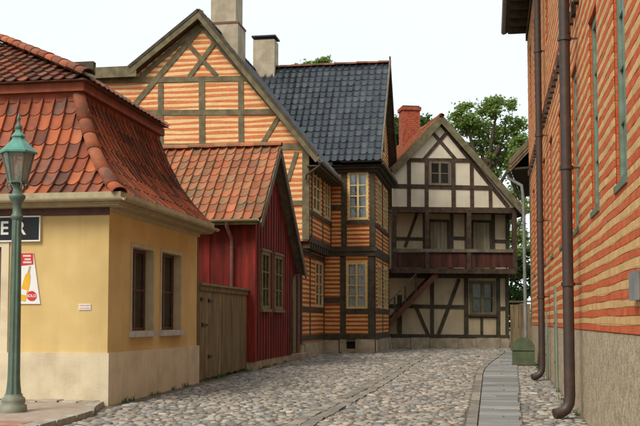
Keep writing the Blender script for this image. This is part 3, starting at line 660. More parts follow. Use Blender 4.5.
m = MB(); m.prism(fF, pl(32.3, 296, 4.9), .021, .0275); recalc(m.build('red_disc', 'poster_red', po))
textmesh('lettering', 'SOLO', .062, fF, *P(32.3, 296), .0285, 'poster_white', po)
pq = thing('plaque', (-6.3, 14.88, 1.7), 'tiny pink and white number plate on yellow wall near corner', 'plaque')
m = MB(); m.prism(fF, [P(79, 310), P(91, 310), P(91, 304), P(79, 304)], .003, .014); recalc(m.build('plate', 'poster_white', pq))
m = MB()
for yy in (305.6, 308.3):
    x = 79.8
    while x < 90: w = random.uniform(.5, 1.6); m.prism(fF, [P(x, yy + .7), P(x + w, yy + .7), P(x + w, yy - .7), P(x, yy - .7)], .0145, .016); x += w + .4
recalc(m.build('print', 'plaque_pink', pq))
# ================================================================== STREET LAMP
LX, LY = -6.6, 13.19; LZ = gz(LY) + .07
lp = thing('street_lamp', (LX, LY, LZ), 'green cast iron street lamp with glass lantern before the yellow shop', 'street lamp')
c = (LX, LY, LZ)
MB().lathe(c, [(.185, 0), (.19, .03), (.185, .09), (.155, .11), (.165, .15), (.16, .19), (.125, .22), (.125, .25)], 20).build('base', 'lamp_base', lp)
m = MB(); n = 32; prof = [(.112, .25), (.095, .38), (.088, .5), (.085, .9), (.078, 1.8), (.066, 2.72)]; vs = []
for r, z in prof:
    for k in range(n): q = r * (1 if k % 4 < 2 else .88); vs.append((LX + q * math.cos(2 * math.pi * k / n), LY + q * math.sin(2 * math.pi * k / n), LZ + z))
m.add(vs, [(i * n + k, i * n + (k + 1) % n, (i + 1) * n + (k + 1) % n, (i + 1) * n + k) for i in range(len(prof) - 1) for k in range(n)]); m.build('shaft', 'lamp_green', lp)
MB().lathe(c, [(.066, 2.70), (.085, 2.73), (.085, 2.76), (.062, 2.79), (.060, 2.93), (.10, 2.99), (.115, 3.02), (.115, 3.05), (.07, 3.08), (.055, 3.20), (.075, 3.24)], 20).build('collar', 'lamp_green', lp)
m = MB(); m.tube([(LX - .32, LY, LZ + 2.86), (LX + .0, LY, LZ + 2.86)], .016, 8) if False else None
for s in range(6):
    a = s * math.pi / 3 + .3; pts = []
    for i in range(11):
        t = i / 10; ang = -1.4 + t * 4.2; r = .075 + .045 * math.cos(ang) + .03; pts.append((LX + math.cos(a) * r, LY + math.sin(a) * r, LZ + 3.19 + .05 * math.sin(ang)))
    m.tube(pts, .011, 6)
m.build('scroll_bracket', 'lamp_green', lp)
B0, B1, ZB, ZT = .13, .225, 3.24, 3.66
def hexp(r, z, k): return Vector((LX + r * math.cos(k * math.pi / 3 + .3), LY + r * math.sin(k * math.pi / 3 + .3), LZ + z))
m = MB()
for k in range(6):
    m.rod(hexp(B0, ZB, k), hexp(B1, ZT, k), .018, .018, (0, 1, .1)); m.rod(hexp(B0, ZB, k), hexp(B0, ZB, k + 1), .022, .03); m.rod(hexp(B1, ZT, k), hexp(B1, ZT, k + 1), .022, .03)
lf = m.build('lantern_frame', 'lamp_green', lp)
for k in range(6):
    q = MB(); e = .004; p4 = [hexp(B0 - .005, ZB + .01, k), hexp(B0 - .005, ZB + .01, k + 1), hexp(B1 - .005, ZT - .01, k + 1), hexp(B1 - .005, ZT - .01, k)]
    cc = Vector((LX, LY, LZ + 3.5)); q.hexa(p4 + [p + (cc - p).normalized() * e for p in p4]); recalc(q.build('pane', 'lamp_glass', lf))
MB().lathe(c, [(.02, 3.24), (.02, 3.40), (.028, 3.41), (.03, 3.47), (.012, 3.50)], 10).build('burner', 'sign_white', lp)
m = MB(); m.lathe(c, [(.27, 3.645), (.272, 3.67), (.19, 3.75), (.11, 3.83), (.085, 3.86), (.085, 3.88), (.10, 3.89), (.095, 3.91), (.05, 3.96), (.04, 4.0)], 6, smooth=False, rot=.3); m.build('lantern_roof', 'lamp_roof', lp)
MB().lathe(c, [(.04, 3.99), (.055, 4.02), (.05, 4.05), (.022, 4.08), (.018, 4.13), (.03, 4.15), (.02, 4.18), (.006, 4.23)], 12).build('finial', 'lamp_green', lp)
# ================================================================== WOODEN GATE
gt = thing('yard_gate', (-5.9, 22, .27), 'weathered brown board gate between yellow shop and red house', 'gate')
fg = facX(-5.93)
y = 19.86; i = 0
while y < 23.9:
    w = random.uniform(.24, .30) if y > 20.3 else .22; w = min(w, 23.95 - y); gp = .05 if 20.25 < y + w < 20.5 else .008
    m = MB(); m.fbox(fg, y + .003, y + w - gp, gz(y) + .04 + random.uniform(0, .03), 2.13, 0, .035 + random.uniform(-.006, .012)); m.build('board', 'gate_board', gt); y += w
m = MB(); m.fbox(fg, 19.84, 24.0, 2.131, 2.24, -.04, .07); m.fbox(fg, 19.83, 24.01, 2.241, 2.29, -.07, .10); m.build('top_rail', 'gate_board', gt)
m = MB(); m.fbox(fg, 19.86, 23.95, gz(22), 2.12, -.05, -.01); m.build('backing', 'dark_timber', gt)
for (yy, zz, l) in ((19.92, 1.95, .2), (20.50, 1.93, .28), (20.50, .75, .28), (20.02, 1.42, .42)):
    m = MB(); m.fbox(fg, yy, yy + l, zz - .02, zz + .02, .046, .062); m.lathe(fg.pt(yy, zz - .04, .06), [(.015, 0), (.015, .08)], 8); m.build('iron_strap', 'black_iron', gt)
# ================================================================== RED BOARD HOUSE
rh = thing('red_house', (-8.8, 26.8, .3), 'dark red board house with mossy orange pantile roof beside the gate', 'house')
XR0 = -5.74; fr_ = facX(XR0); ff_ = facY(24.02)
RY, RZ = 25.75, 6.0
def rtop(y): return 4.12 + (y - 24.0) * (RZ - 4.12) / (RY - 24.0) if y < RY else RZ - (y - RY) * .83
m = MB(); m.prism(fr_, [(24.02, .5), (29.4, .5), (29.4, rtop(29.4) - .05), (RY, RZ - .05), (24.02, 4.1)], 0, -6); recalc(m.build('wall', 'red_board', rh))
m = MB(); m.prism(fr_, [(23.98, .1), (29.42, .1), (29.42, .54), (23.98, .5)], .03, -6.1); recalc(m.build('plinth', 'concrete', rh))
W1 = (*[fr_.px(x, 280)[0] for x in (259.5, 267.5)], 1.80, 3.28); W2 = (*[fr_.px(x, 280)[0] for x in (272.5, 280.5)], 1.80, 3.28)
DR = (*[fr_.px(x, 300)[0] for x in (290.5, 297.5)], .56, 2.55)
y = 24.02; i = 0
while y < 29.38:
    w = .155; y1_ = min(y + w, 29.4); zt = min(rtop(y + .01), rtop(y1_ - .01)) - .05
    segs = [(.52, zt)]
    for (a0, a1, z0, z1) in (W1, W2, DR):
        if y1_ > a0 + .03 and y < a1 - .03:
            segs = [s for q in segs for s in ((q[0], min(q[1], z0)), (max(q[0], z1), q[1])) if s[1] - s[0] > .03]
    pr = (.022 if i % 2 else .045) + random.uniform(-.004, .004)
    for z0, z1 in segs:
        m = MB(); m.fbox(fr_, y - (0 if i % 2 else .018), y1_ + (0 if i % 2 else .018), z0, z1, 0, pr); m.build('wall_board', 'red_board', rh)
    y += w; i += 1
x = XR0; i = 0
while x > -11.6:
    w = random.uniform(.24, .32); m = MB(); m.fbox(ff_, x - w, x - .006, .5, 4.08, 0, (.02 if i % 2 else .045) + random.uniform(-.004, .004)); m.build('wall_board', 'red_board', rh); x -= w; i += 1
m = MB(); m.box(XR0 - .10, XR0 + .055, 23.955, 24.10, .5, 4.1); m.build('corner_board', 'red_board', rh)
for W_ in (W1, W2):
    m = MB(); m.fbox(fr_, W_[0], W_[1], W_[2], W_[3], .002, .008); m.build('window_backing', 'dark_room', rh)
    window(rh, fr_, *W_, 2, 3, 'olive_frame', d=.075, fr=.09, br=.03, th=.06, sill=(.06, .07, .12, 'olive_frame'), curtain=('curtain', (0, .35), (.7, 1)), cd=.014)
    m = MB(); m.fbox(fr_, W_[0] - .05, W_[1] + .05, W_[3] + .002, W_[3] + .06, 0, .10); m.build('drip_board', 'olive_frame', rh)
a0, a1 = DR[0], DR[1]; ac = (a0 + a1) / 2; hw = (a1 - a0) / 2
arch = [(a0, .56), (a1, .56)] + [(ac + hw * math.cos(t * math.pi / 12), 2.45 + hw * .75 * math.sin(t * math.pi / 12)) for t in range(13)]
m = MB(); m.prism(fr_, arch, .0, .07); recalc(m.build('door', 'olive_frame', rh))
m = MB(); pts = [(a0, .56)] + [(ac + (hw + .03) * math.cos(math.pi - t * math.pi / 12), 2.45 + (hw + .03) * .75 * math.sin(t * math.pi / 12)) for t in range(13)] + [(a1, .56)]
m.tube([fr_.pt(a, z, .07) for a, z in pts], .035, 6); m.build('door_frame', 'olive_timber', rh)
m = MB(); m.box(XR0 - .2, XR0 + .35, a0 - .1, a1 + .1, .3, .55); m.build('door_step', 'concrete', rh)
# roof
m = MB(); ez = 3.98
fs_ = facX(-5.45)
m.prism(fs_, [(23.58, 3.86), (RY, RZ + .02), (29.5, rtop(29.5) - .02), (29.5, rtop(29.5) + .06), (RY, RZ + .11), (23.58, 3.95)], 0, -6.4); rr = recalc(m.build('roof', 'grey_timber', rh))
pt3 = pantile('tile_mossy', .245, .38, .03)
T = roof_rows((-11.6, 23.52, 0), (1, 0, 0), (0, 1, 0), [(0, 3.96), (RY - 23.52, RZ + .13)], 6.14, .235, .30, lambda p: True)
scatter('roof_tile', [pt3], T, rr, 280, 'roof_tiles', 'tile_mossy')
T = roof_rows((-5.45, 29.52, 0), (-1, 0, 0), (0, -1, 0), [(0, rtop(29.5) + .08), (29.52 - RY, RZ + .13)], 6.14, .235, .30, lambda p: True)
scatter('roof_tile', [pt3], T, rr, 0, 'roof_tiles', 'tile_mossy')
ridge_caps('ridge_tile', rr, (-11.6, RY, RZ + .16), (-5.42, RY, RZ + .16), .12, 'tile_mossy', .36)
for (p, q, nm) in (((23.5, 3.80), (RY, RZ + .03), 'bargeboard'), ((RY, RZ + .03), (29.5, rtop(29.5) - .05), 'bargeboard')):
    m = MB(); m.bar(fs_, p, q, .20, .0, .035); recalc(m.build(nm, 'grey_timber', rh))
m = MB(); gutter(m, (-11.6, 23.47, 3.97), (-5.5, 23.47, 3.97), .065); m.build('gutter', 'gutter_cream', rh)
m = MB(); m.box(-11.6, -5.55, 23.54, 23.57, 3.84, 3.94); m.build('fascia', 'olive_frame', rh)
px_ = ff_.px(233, 250)[0]
downpipe(rh, [(px_ - .03, 23.48, 3.95), (px_ - .03, 23.52, 3.8), (px_, 23.86, 3.55), (px_, 23.9, 3.4), (px_, 23.9, .4)], .045, 'pipe_red', clamps=[(px_, 23.9, 3.3), (px_, 23.9, 2.2)])
downpipe(rh, [(-5.62, 29.22, 2.9), (-5.62, 29.22, .45)], .05, 'pipe_red')
# ================================================================== STRIPED BRICK HOUSE (main gable + slate-roofed wing)
bh = thing('brick_house', (-8, 33, .4), 'striped half timbered brick house with dark slate roofed wing behind red house', 'house')
Yg, Xm, Xl, Yw, Xe, Yb = 29.6, -5.4, -5.64, 34.0, -3.9, 38.9
fA = facY(Yg); fB = facX(Xm); fC = facX(Xl); fD = facY(Yw); fE = facX(Xe)
AP = (-8.78, 10.86); SR = 1.235; SLX = -10.9; SLZ = 9.25
def gr(z): return min(-5.4, AP[0] + (AP[1] - z) / SR) if z > 3.9 else Xl
def gl(z): return -14.5 if z < SLZ else AP[0] - (AP[1] - z) * (AP[0] - SLX) / (AP[1] - SLZ)
m = MB(); m.prism(fA, [(-14.5, .3), (Xl, .3), (Xl, 3.9), (Xm, 3.9), (Xm, AP[1] - (Xm - AP[0]) * SR), AP, (SLX, SLZ), (-14.5, SLZ)], 0, -.3); recalc(m.build('wall', 'mortar', bh))
courses(fA, 2.4, 2.4 + GA * 101, GA, lambda z: [(gl(z), gr(z))], bh, ['gable_red', 'gable_cream'], 1, wob=.022, step=.22, proud=.016)
EU = [(*sorted(fB.px(x, 190)[0] for x in (312.5, 320)), 4.92, 6.50), (*sorted(fB.px(x, 195)[0] for x in (324.3, 330)), 4.92, 6.50)]
EL = [(*sorted(fC.px(x, 290)[0] for x in (315.0, 322.5)), 1.95, 3.48)]
grid_wall(fB, Yg + .002, Yw, 3.95, 6.8, EU, 0).build('wall', ['mortar', 'dark_room', 'pale_gold_paint'], bh)
grid_wall(fC, Yg + .002, Yw, .8, 3.95, EL, 0).build('wall', ['mortar', 'dark_room', 'pale_gold_paint'], bh)
courses(fB, 4.1, 4.1 + WI * 38, WI, lambda z: cut([(Yg, Yw)], EU, z), bh, ['wing_red', 'wing_cream'], 1)
courses(fC, .9, .9 + WI * 41, WI, lambda z: cut([(Yg, Yw)], EL, z), bh, ['wing_red', 'wing_cream'], 1)
WU = (*[fD.px(x, 195)[0] for x in (347.6, 368.6)], fD.px(358, 220)[1], fD.px(358, 172)[1]); WL = (*[fD.px(x, 285)[0] for x in (346.2, 367.6)], fD.px(358, 309)[1], fD.px(358, 262)[1])
grid_wall(fD, Xl, Xe, .8, 7.1, [WU, WL], 0).build('wall', ['mortar', 'dark_room', 'gold_paint'], bh)
courses(fD, .88, .88 + WI * 85, WI, lambda z: cut([(Xl if z < 3.9 else Xm, Xe)], [WU, WL], z), bh, ['wing_red', 'wing_cream'], 1)
WE = [(34.9, 36.1, 4.95, 6.5), (37.0, 38.2, 4.95, 6.5), (34.9, 36.1, 1.95, 3.5), (37.0, 38.2, 1.95, 3.5)]
grid_wall(fE, Yw, Yb, .8, 7.0, WE, 0).build('wall', ['mortar', 'dark_room', 'pale_gold_paint'], bh)
RWY, RWZ, EWY, EWZ = 36.75, 11.12, 33.62, 6.97     # wing ridge and eave
sw_ = (RWZ - EWZ) / (RWY - EWY)
m = MB(); m.prism(fE, [(Yw, 6.95), (Yb, 6.95), (Yb, RWZ - (Yb - RWY) * sw_ - .12), (RWY, RWZ - .12), (Yw, RWZ - (RWY - Yw) * sw_ - .12)], -.002, -.3); recalc(m.build('wall', 'mortar', bh))
GWIN = (36.0, 37.5, 7.7, 9.1)
def espan(z):
    if z > 7.2:
        h = (RWZ - .15 - z) / sw_; return cut([(max(Yw, RWY - h), min(Yb, RWY + h))], [GWIN], z)
    return cut([(Yw, Yb)], WE, z)
courses(fE, .88, .88 + WI * 142, WI, espan, bh, ['wing_red', 'wing_cream'], 0, step=.4)
flush(bh, 290)
m = MB(); m.box(Xl - .02, Xe, Yb - .05, Yb, .3, 8.0); m.box(-14.5, -14.2, Yg + .3, Yb, .3, 9.2); m.build('rear_wall', 'mortar', bh)
# windows
for w_ in EU + EL + WE:
    fc = fB if w_ in EU else fC if w_ in EL else fE
    window(bh, fc, w_[0] + .004, w_[1] - .004, w_[2] + .004, w_[3] - .004, 2, 4, 'pale_gold_paint', d=.03, fr=.09, br=.04, th=.08, mull=.08, curtain=('lace', (0, .4), (.6, 1)), cd=-.08)
for w_, cu in ((WU, ('lace', (0, .30), (.70, 1))), (WL, ('lace', (0, .98)))):
    window(bh, fD, w_[0] + .004, w_[1] - .004, w_[2] + .004, w_[3] - .004, 2, 4, 'gold_paint', d=.04, fr=.085, br=.035, th=.08, mull=.065, curtain=cu, cd=-.075)
m = MB(); m.fbox(fE, *GWIN, -.02, .005); m.build('shutter_backing', 'dark_room', bh)
window(bh, fE, *GWIN, 2, 3, 'pale_gold_paint', d=.03, fr=.10, br=.04, th=.02)
# timbers of the big gable
A = fA.px
for p, q, w in (((97, 81), (247, 78.5), .17), ((140, 113), (277, 112), .17), ((150, 147), (303, 146.6), .20), ((161, 84), (161, 147), .17), ((202, 80), (202.5, 147), .19), ((241, 79), (241.5, 146), .17),
                ((200, 29), (133, 107), .17), ((189, 45), (217, 76), .14), ((215, 43), (189.5, 77), .14), ((203, 27), (304, 143), .19), ((201, 25), (141, 77), .15), ((279, 117), (262, 145), .14), ((297, 152), (288, 181), .13), ((284, 203.5), (304, 203), .15), ((110, 60 + 30), (110, 147), .15)):
    timber(bh, fA, A(*p), A(*q), w, 'olive_timber', d1=.045 + random.uniform(-.006, .006))
m = MB(); m.box(Xm - .17, Xm + .04, Yg - .05, Yg + .16, 3.95, 6.75); m.build('corner_post', 'olive_timber', bh)
m = MB(); m.box(Xl - .16, Xl + .04, Yg - .045, Yg + .16, .8, 3.75); m.build('corner_post', 'dark_timber', bh)
# wing front timbers
D = fD.px
def hb(fc, x0, y0, x1, w, mat='dark_timber', d1=.04): p = fc.px(x0, y0); q = fc.px(x1, y0); timber(bh, fc, (p[0], p[1]), (q[0], p[1]), w, mat, d1)
def vb(fc, x, y0, y1, w, mat='dark_timber', d1=.036): p = fc.px(x, y0); q = fc.px(x, y1); timber(bh, fc, (p[0], p[1]), (p[0], q[1]), w, mat, d1)
vb(fD, 344, 163, 246, .20); vb(fD, 372, 163, 246, .19); vb(fD, 343, 256, 335, .20); vb(fD, 371.2, 256, 335, .22)
hb(fD, 330.5, 207.5, 341, .17, d1=.05); hb(fD, 323.5, 300.5, 340, .19, d1=.05); hb(fD, 346.8, 222.8, 369, .15, d1=.05); hb(fD, 346, 311.2, 368, .17, d1=.05)
hb(fD, 323.5, 337, 375, .20, d1=.06)
m = MB(); m.fbox(fD, Xl, Xe + .06, 3.72, 3.88, .0, .08); m.fbox(fD, Xm, Xe + .10, 3.882, 4.04, .0, .12); m.build('jetty_beam', 'dark_timber', bh)
# street-side timbers
for Y in (30.15, 32.2, 33.9): timber(bh, fB, (Y, 4.05), (Y, 6.75), .16, 'dark_timber', .03)
for Z in (4.82, 6.62): timber(bh, fB, (Yg + .1, Z), (Yw, Z), .13, 'dark_timber', .038)
for Y in (31.2, 33.9): timber(bh, fC, (Y, .9), (Y, 3.75), .16, 'dark_timber', .03)
for Z in (.98, 1.86, 3.6): timber(bh, fC, (Yg + .1, Z), (Yw, Z), .14, 'dark_timber', .038)
for Y in (34.09, 36.55, 38.8): timber(bh, fE, (Y, .9), (Y, 3.75), .18, 'dark_timber', .03); timber(bh, fE, (Y, 4.05), (Y, 6.9), .18, 'dark_timber', .03)
for Z, w in ((.98, .18), (1.86, .12), (3.88, .3), (4.82, .12), (6.68, .2)): timber(bh, fE, (Yw - .02, Z), (Yb, Z), w, 'dark_timber', .045)
timber(bh, fE, (34.4, 7.35), (39, 7.35), .15, 'dark_timber', .03)
m = MB(); m.box(Xm - .3, Xm + .04, Yg + .02, Yw, 3.90, 4.06); m.build('jetty_beam', 'dark_timber', bh)
Y = Yg + .1
while Y < Yw - .1:
    m = MB(); m.box(Xl - .05, Xm + .03, Y, Y + .16, 3.70, 3.895); m.build('joist_end', 'dark_timber', bh); Y += .42
# foundation stones
def found(fc, a0, a1, zt, name='foundation_stone', dmin=.05):
    a = a0
    while a < a1 - .05:
        w = min(random.uniform(.45, .95), a1 - a); m = MB(); zb = gz(33) - .1; p = dmin + random.uniform(0, .05); j = random.uniform(-.03, .02)
        P = fc.pt; m.hexa([P(a + .01, zb, p + .03), P(a + w - .01, zb, p + .03), P(a + w - .01, zb, -.2), P(a + .01, zb, -.2), P(a + .025, zt + j, p), P(a + w - .02, zt + j - .01, p - .01), P(a + w - .02, zt + j, -.2), P(a + .025, zt + j, -.2)])
        m.build(name, 'concrete', bh); a += w
a0, a1 = D(347, 343)[0], D(355, 343)[0]
found(fD, Xl - .05, a0, .86); found(fD, a1, Xe + .12, .86); found(fE, Yw + .2, Yb, .86); found(fC, Yg, Yw, .80, dmin=.03)
m = MB(); m.fbox(fD, a0, a1, .45, .84, -.3, -.1); m.build('cellar_vent', 'dark_room', bh)
m = MB(); m.fbox(fD, a0 - .02, a1 + .02, .36, .55, -.2, .05); m.build('foundation_stone', 'concrete', bh)
# --- roofs
fV = facY(Yg - .32); EX, EZ = -5.02, 6.30
def zr(x): return EZ + (EX - x) * SR
rz = zr(AP[0])
m = MB()   # deck of the street slope and the short left slope
m.add([(EX, Yg - .3, EZ), (AP[0], Yg - .3, rz), (AP[0], Yb, rz), (EX, Yb, EZ), (EX, Yg - .3, EZ - .12), (AP[0], Yg - .3, rz - .12), (AP[0], Yb, rz - .12), (EX, Yb, EZ - .12)], [(0, 3, 2, 1), (4, 5, 6, 7), (0, 1, 5, 4), (0, 4, 7, 3), (3, 7, 6, 2)])
lz = rz - (AP[0] - SLX + .12) * (AP[1] - SLZ) / (AP[0] - SLX); lx = SLX - .12
m.add([(AP[0], Yg - .3, rz), (lx, Yg - .3, lz), (lx, Yb, lz), (AP[0], Yb, rz), (AP[0], Yg - .3, rz - .12), (lx, Yg - .3, lz - .12), (lx, Yb, lz - .12), (AP[0], Yb, rz - .12)], [(0, 3, 2, 1), (4, 5, 6, 7), (0, 1, 5, 4), (1, 2, 6, 5)])
mr_ = m.build('roof', 'dark_timber', bh)
pt4 = pantile('tile_slate', .25, .37, .034)
zwf = lambda y: EWZ + (y - EWY) * sw_
T = roof_rows((EX, Yg - .34, 0), (0, 1, 0), (-1, 0, 0), [(0, EZ + .03), (EX - AP[0], rz + .03)], 7.4, .245, .29, lambda p: p.z > zwf(p.y) - .15)
scatter('roof_tile', [pt4], T, mr_, 0, 'roof_tiles', 'tile_slate')
ridge_caps('ridge_tile', mr_, (AP[0], Yg - .34, rz + .05), (AP[0], Yb, rz + .05), .13, 'tile_slate', .4)
for i, (p, q) in enumerate((((AP[0], rz + .0), (EX - .02, EZ - .0)), ((AP[0], rz + .0), (lx, lz - .0)))):
    m = MB(); m.bar(fV, p, q, .19, -.02, .03); recalc(m.build('bargeboard', 'olive_timber', bh))
    m = MB(); dd = .15; m.bar(fV, (p[0], p[1] + dd), (q[0], q[1] + dd), .09, -.05, .05); recalc(m.build('verge_capping', 'dark_timber', bh))
m = MB(); m.fbox(fV, AP[0] - .14, AP[0] + .14, rz - .12, rz + .12, -.045, .032); m.build('apex_block', 'olive_timber', bh)
# flat-topped left part
m = MB(); m.box(-14.6, lx + .1, Yg - .3, Yb, SLZ, SLZ + .12); m.build('roof', 'dark_timber', bh)
m = MB(); m.box(-14.6, lx + .25, Yg - .34, Yg - .28, SLZ - .16, SLZ + .18); m.build('eave_board', 'olive_timber', bh)
m = MB(); m.box(-14.7, -12.15, Yg - .42, Yg - .2, SLZ + .06, SLZ + .36); m.build('gutter_box', 'dark_timber', bh)
# eaves on the street side
m = MB(); m.box(Xm, EX + .02, Yg - .25, EWY, EZ - .16, EZ - .121); m.build('soffit', 'dark_timber', bh)
m = MB(); gutter(m, (EX + .06, Yg - .4, EZ + .0), (EX + .06, 33.75, EZ - .02), .07); m.build('gutter', 'zinc', bh)
downpipe(bh, [(EX + .06, Yg - .3, EZ - .03), (EX + .03, Yg - .28, EZ - .15), (Xm - .02, Yg - .16, EZ - .40), (Xm - .05, Yg - .13, EZ - .55)], .035, 'pipe_brown')
# wing roof
X1w = -3.60
m = MB(); m.add([(-8.5, EWY, EWZ - .02), (X1w, EWY, EWZ - .02), (X1w, RWY, RWZ - .02), (-8.5, RWY, RWZ - .02), (-8.5, 2 * RWY - EWY - .6, EWZ + .6), (X1w, 2 * RWY - EWY - .6, EWZ + .6),
       (-8.5, EWY, EWZ - .14), (X1w, EWY, EWZ - .14), (X1w, RWY, RWZ - .14), (X1w, 2 * RWY - EWY - .6, EWZ + .48)], [(0, 1, 2, 3), (3, 2, 5, 4), (0, 6, 7, 1), (1, 7, 8, 2), (2, 8, 9, 5)])
wr = m.build('wing_roof', 'dark_timber', bh)
T = roof_rows((-8.78, EWY - .04, 0), (1, 0, 0), (0, 1, 0), [(0, EWZ), (RWY - EWY + .04, RWZ)], 8.78 + X1w, .25, .30, lambda p: p.z > zr(p.x) + .02)
scatter('roof_tile', [pt4], T, wr, 300, 'roof_tiles', 'tile_slate')
ridge_caps('ridge_tile', wr, (-8.6, RWY, RWZ + .03), (X1w, RWY, RWZ + .03), .10, 'tile_dark_orange', .4)
fw = facX(X1w)
m = MB(); m.bar(fw, (EWY - .02, EWZ - .02), (RWY, RWZ + .06), .17, -.02, .03); recalc(m.build('bargeboard', 'grey_timber', bh)); m = MB(); m.bar(fw, (RWY, RWZ + .06), (2 * RWY - EWY - .6, EWZ + .66), .17, -.02, .03); recalc(m.build('bargeboard', 'dark_timber', bh))
m = MB(); m.bar(fw, (RWY + .05, RWZ + .0), (RWY - .05, RWZ + .24), .10, -.02, .04); recalc(m.build('finial', 'grey_timber', bh))
# dark cornice wrapping the wing
for k, (o_, z0, z1) in enumerate(((.12, 6.62, 6.72), (.24, 6.722, 6.82), (.38, 6.822, 6.95))):
    m = MB(); m.box(Xm + .12 if k else Xm + .05, Xe + o_, Yw - o_, Yw + .05, z0, z1); m.box(Xe - .05, Xe + o_ - .001, Yw + .05, Yb + .05, z0, z1 - .001); m.build('cornice', 'dark_timber', bh)
m = MB(); gutter(m, (EX + .05, EWY - .06, EWZ - .02), (X1w + .02, EWY - .06, EWZ - .02), .06); m.build('gutter', 'black_iron', bh)
# chimneys
def chim(Y, pxa, pxb, ytop, zb, d, mat, cap, parent, step=None):
    f = facY(Y); a, b = f.px(pxa, ytop + 8)[0], f.px(pxb, ytop + 8)[0]; zt = f.px(pxa, ytop)[1]
    m = MB(); m.box(a, b, Y, Y + d, zb, zt); ch = m.build('chimney', mat, parent)
    if step: zs = f.px(pxa, step)[1]; m = MB(); m.box(a - .06, b + .09, Y - .07, Y + d + .07, zb, zs); m.build('chimney_foot', mat, ch); m = MB(); m.box(a - .08, b + .11, Y - .09, Y + d + .09, zs + .001, zs + .07); m.build('chimney_band', 'tile_dark_orange', ch)
    if cap: m = MB(); m.box(a - .05, b + .05, Y - .05, Y + d + .05, zt + .10, zt + .16); m.box(a + .06, b - .06, Y + .06, Y + d - .06, zt, zt + .10); m.build('chimney_cap', 'black_iron', ch)
    return ch
chim(31.6, 211, 236, -14, 9.8, .9, 'chimney_stone', True, mr_, step=25)
chim(RWY - .3, 253, 274.5, 40, 10.2, .7, 'chimney_stone', True, wr)
# ================================================================== FAR TIMBER HOUSE WITH GALLERY
ANG = math.radians(18.3); uu = Vector((math.cos(ANG), math.sin(ANG), 0)); nn_ = Vector((math.sin(ANG), -math.cos(ANG), 0))
O = Vector((-3.85, 40.0, 0)); fL = Fac(O, uu, nn_); GD = .85; fG = fL.off(GD); bk = -nn_
th = thing('timber_house', (O + uu * 2.4 - nn_ * 3 + Vector((0, 0, .4))), 'cream half timbered house with gable and wooden gallery closing the street', 'house', rz=ANG)
l = fL.px; g = fG.px
aR = l(508, 320)[0]; aG = g(514.5, 230)[0]; ap = g(440, 120); br_ = g(521, 212); sl_ = (ap[1] - br_[1]) / (br_[0] - ap[0])
zG = g(450, 211)[1]; aL = g(393.5, 230)[0]
LW = (*[l(x, 300)[0] for x in (469.5, 495)], l(480, 315)[1], l(480, 281)[1])
D1 = (*[l(x, 235)[0] for x in (430, 447)], 3.62, l(440, 222)[1]); D2 = (*[l(x, 235)[0] for x in (473, 489.5)], 3.62, l(480, 224)[1])
zF = l(450, 271)[1]
grid_wall(fL, -1.0, aR, .8, zF, [LW], 0).build('wall', ['tan_plaster', 'dark_room', 'brown_timber'], th)
grid_wall(fL, -.3, aR, zF, zG + .1, [], 0).build('wall', ['tan_plaster', 'dark_room', 'brown_timber'], th)
m = MB(); zl0 = ap[1] - .1 - sl_ * (ap[0] - aL)
m.prism(fG, [(aL, zG - .02), (aG, zG - .02), (aG, ap[1] - .1 - sl_ * (aG - ap[0])), (ap[0], ap[1] - .1), (aL, zl0)], -.001, -.25); recalc(m.build('gable_wall', 'white_plaster', th))
m = MB(); m.fbox(fL, aL, aG, zG - .02, zG + .06, -.1, GD - .26); m.build('gallery_ceiling', 'brown_timber', th)
m = MB(); m.fbox(fL, aR - .12, aR, .5, zG, -7, -.01); m.fbox(fL, -1.0, -.9, .5, zG, -7, -.01); m.fbox(fL, -1, aR, .5, zG + 2, -7.1, -7); m.build('side_wall', 'tan_plaster', th)
# foundation
a = -1.0
while a < aR - .02:
    w = min(random.uniform(.5, 1.1), aR + .02 - a); m = MB(); m.fbox(fL, a + .008, a + w - .008, .28, .82 + random.uniform(-.03, .02), -.3, .05 + random.uniform(0, .05)); m.build('foundation_stone', 'concrete', th); a += w
# gable timbers
BT = 'brown_timber'
for p, q, w in (((409, 160), (490, 160.5), .15), ((392, 186), (491, 188), .17), ((392, 209.5), (516, 210.5), .22), ((409, 160), (409, 209), .15), ((426.5, 160), (426.5, 209), .15), ((453, 161), (453.5, 209), .16), ((471.5, 161), (472, 209), .15), ((490, 186), (490.5, 209), .13),
                ((433, 133), (456, 160), .13), ((447, 132), (424, 159), .13), ((440, 123), (508, 207), .15), ((440, 123), (396, 170), .15)):
    timber(th, fG, g(*p), g(*q), w, BT, d1=.035 + random.uniform(-.005, .005))
GWN = (*[g(x, 175)[0] for x in (429, 450)], g(440, 185.5)[1], g(440, 161.5)[1])
m = MB(); m.fbox(fG, *GWN, -.02, .012); m.build('window_backing', 'dark_room', th)
window(th, fG, *GWN, 2, 2, 'grey_timber', d=.06, fr=.09, br=.04, th=.045, mull=.09)
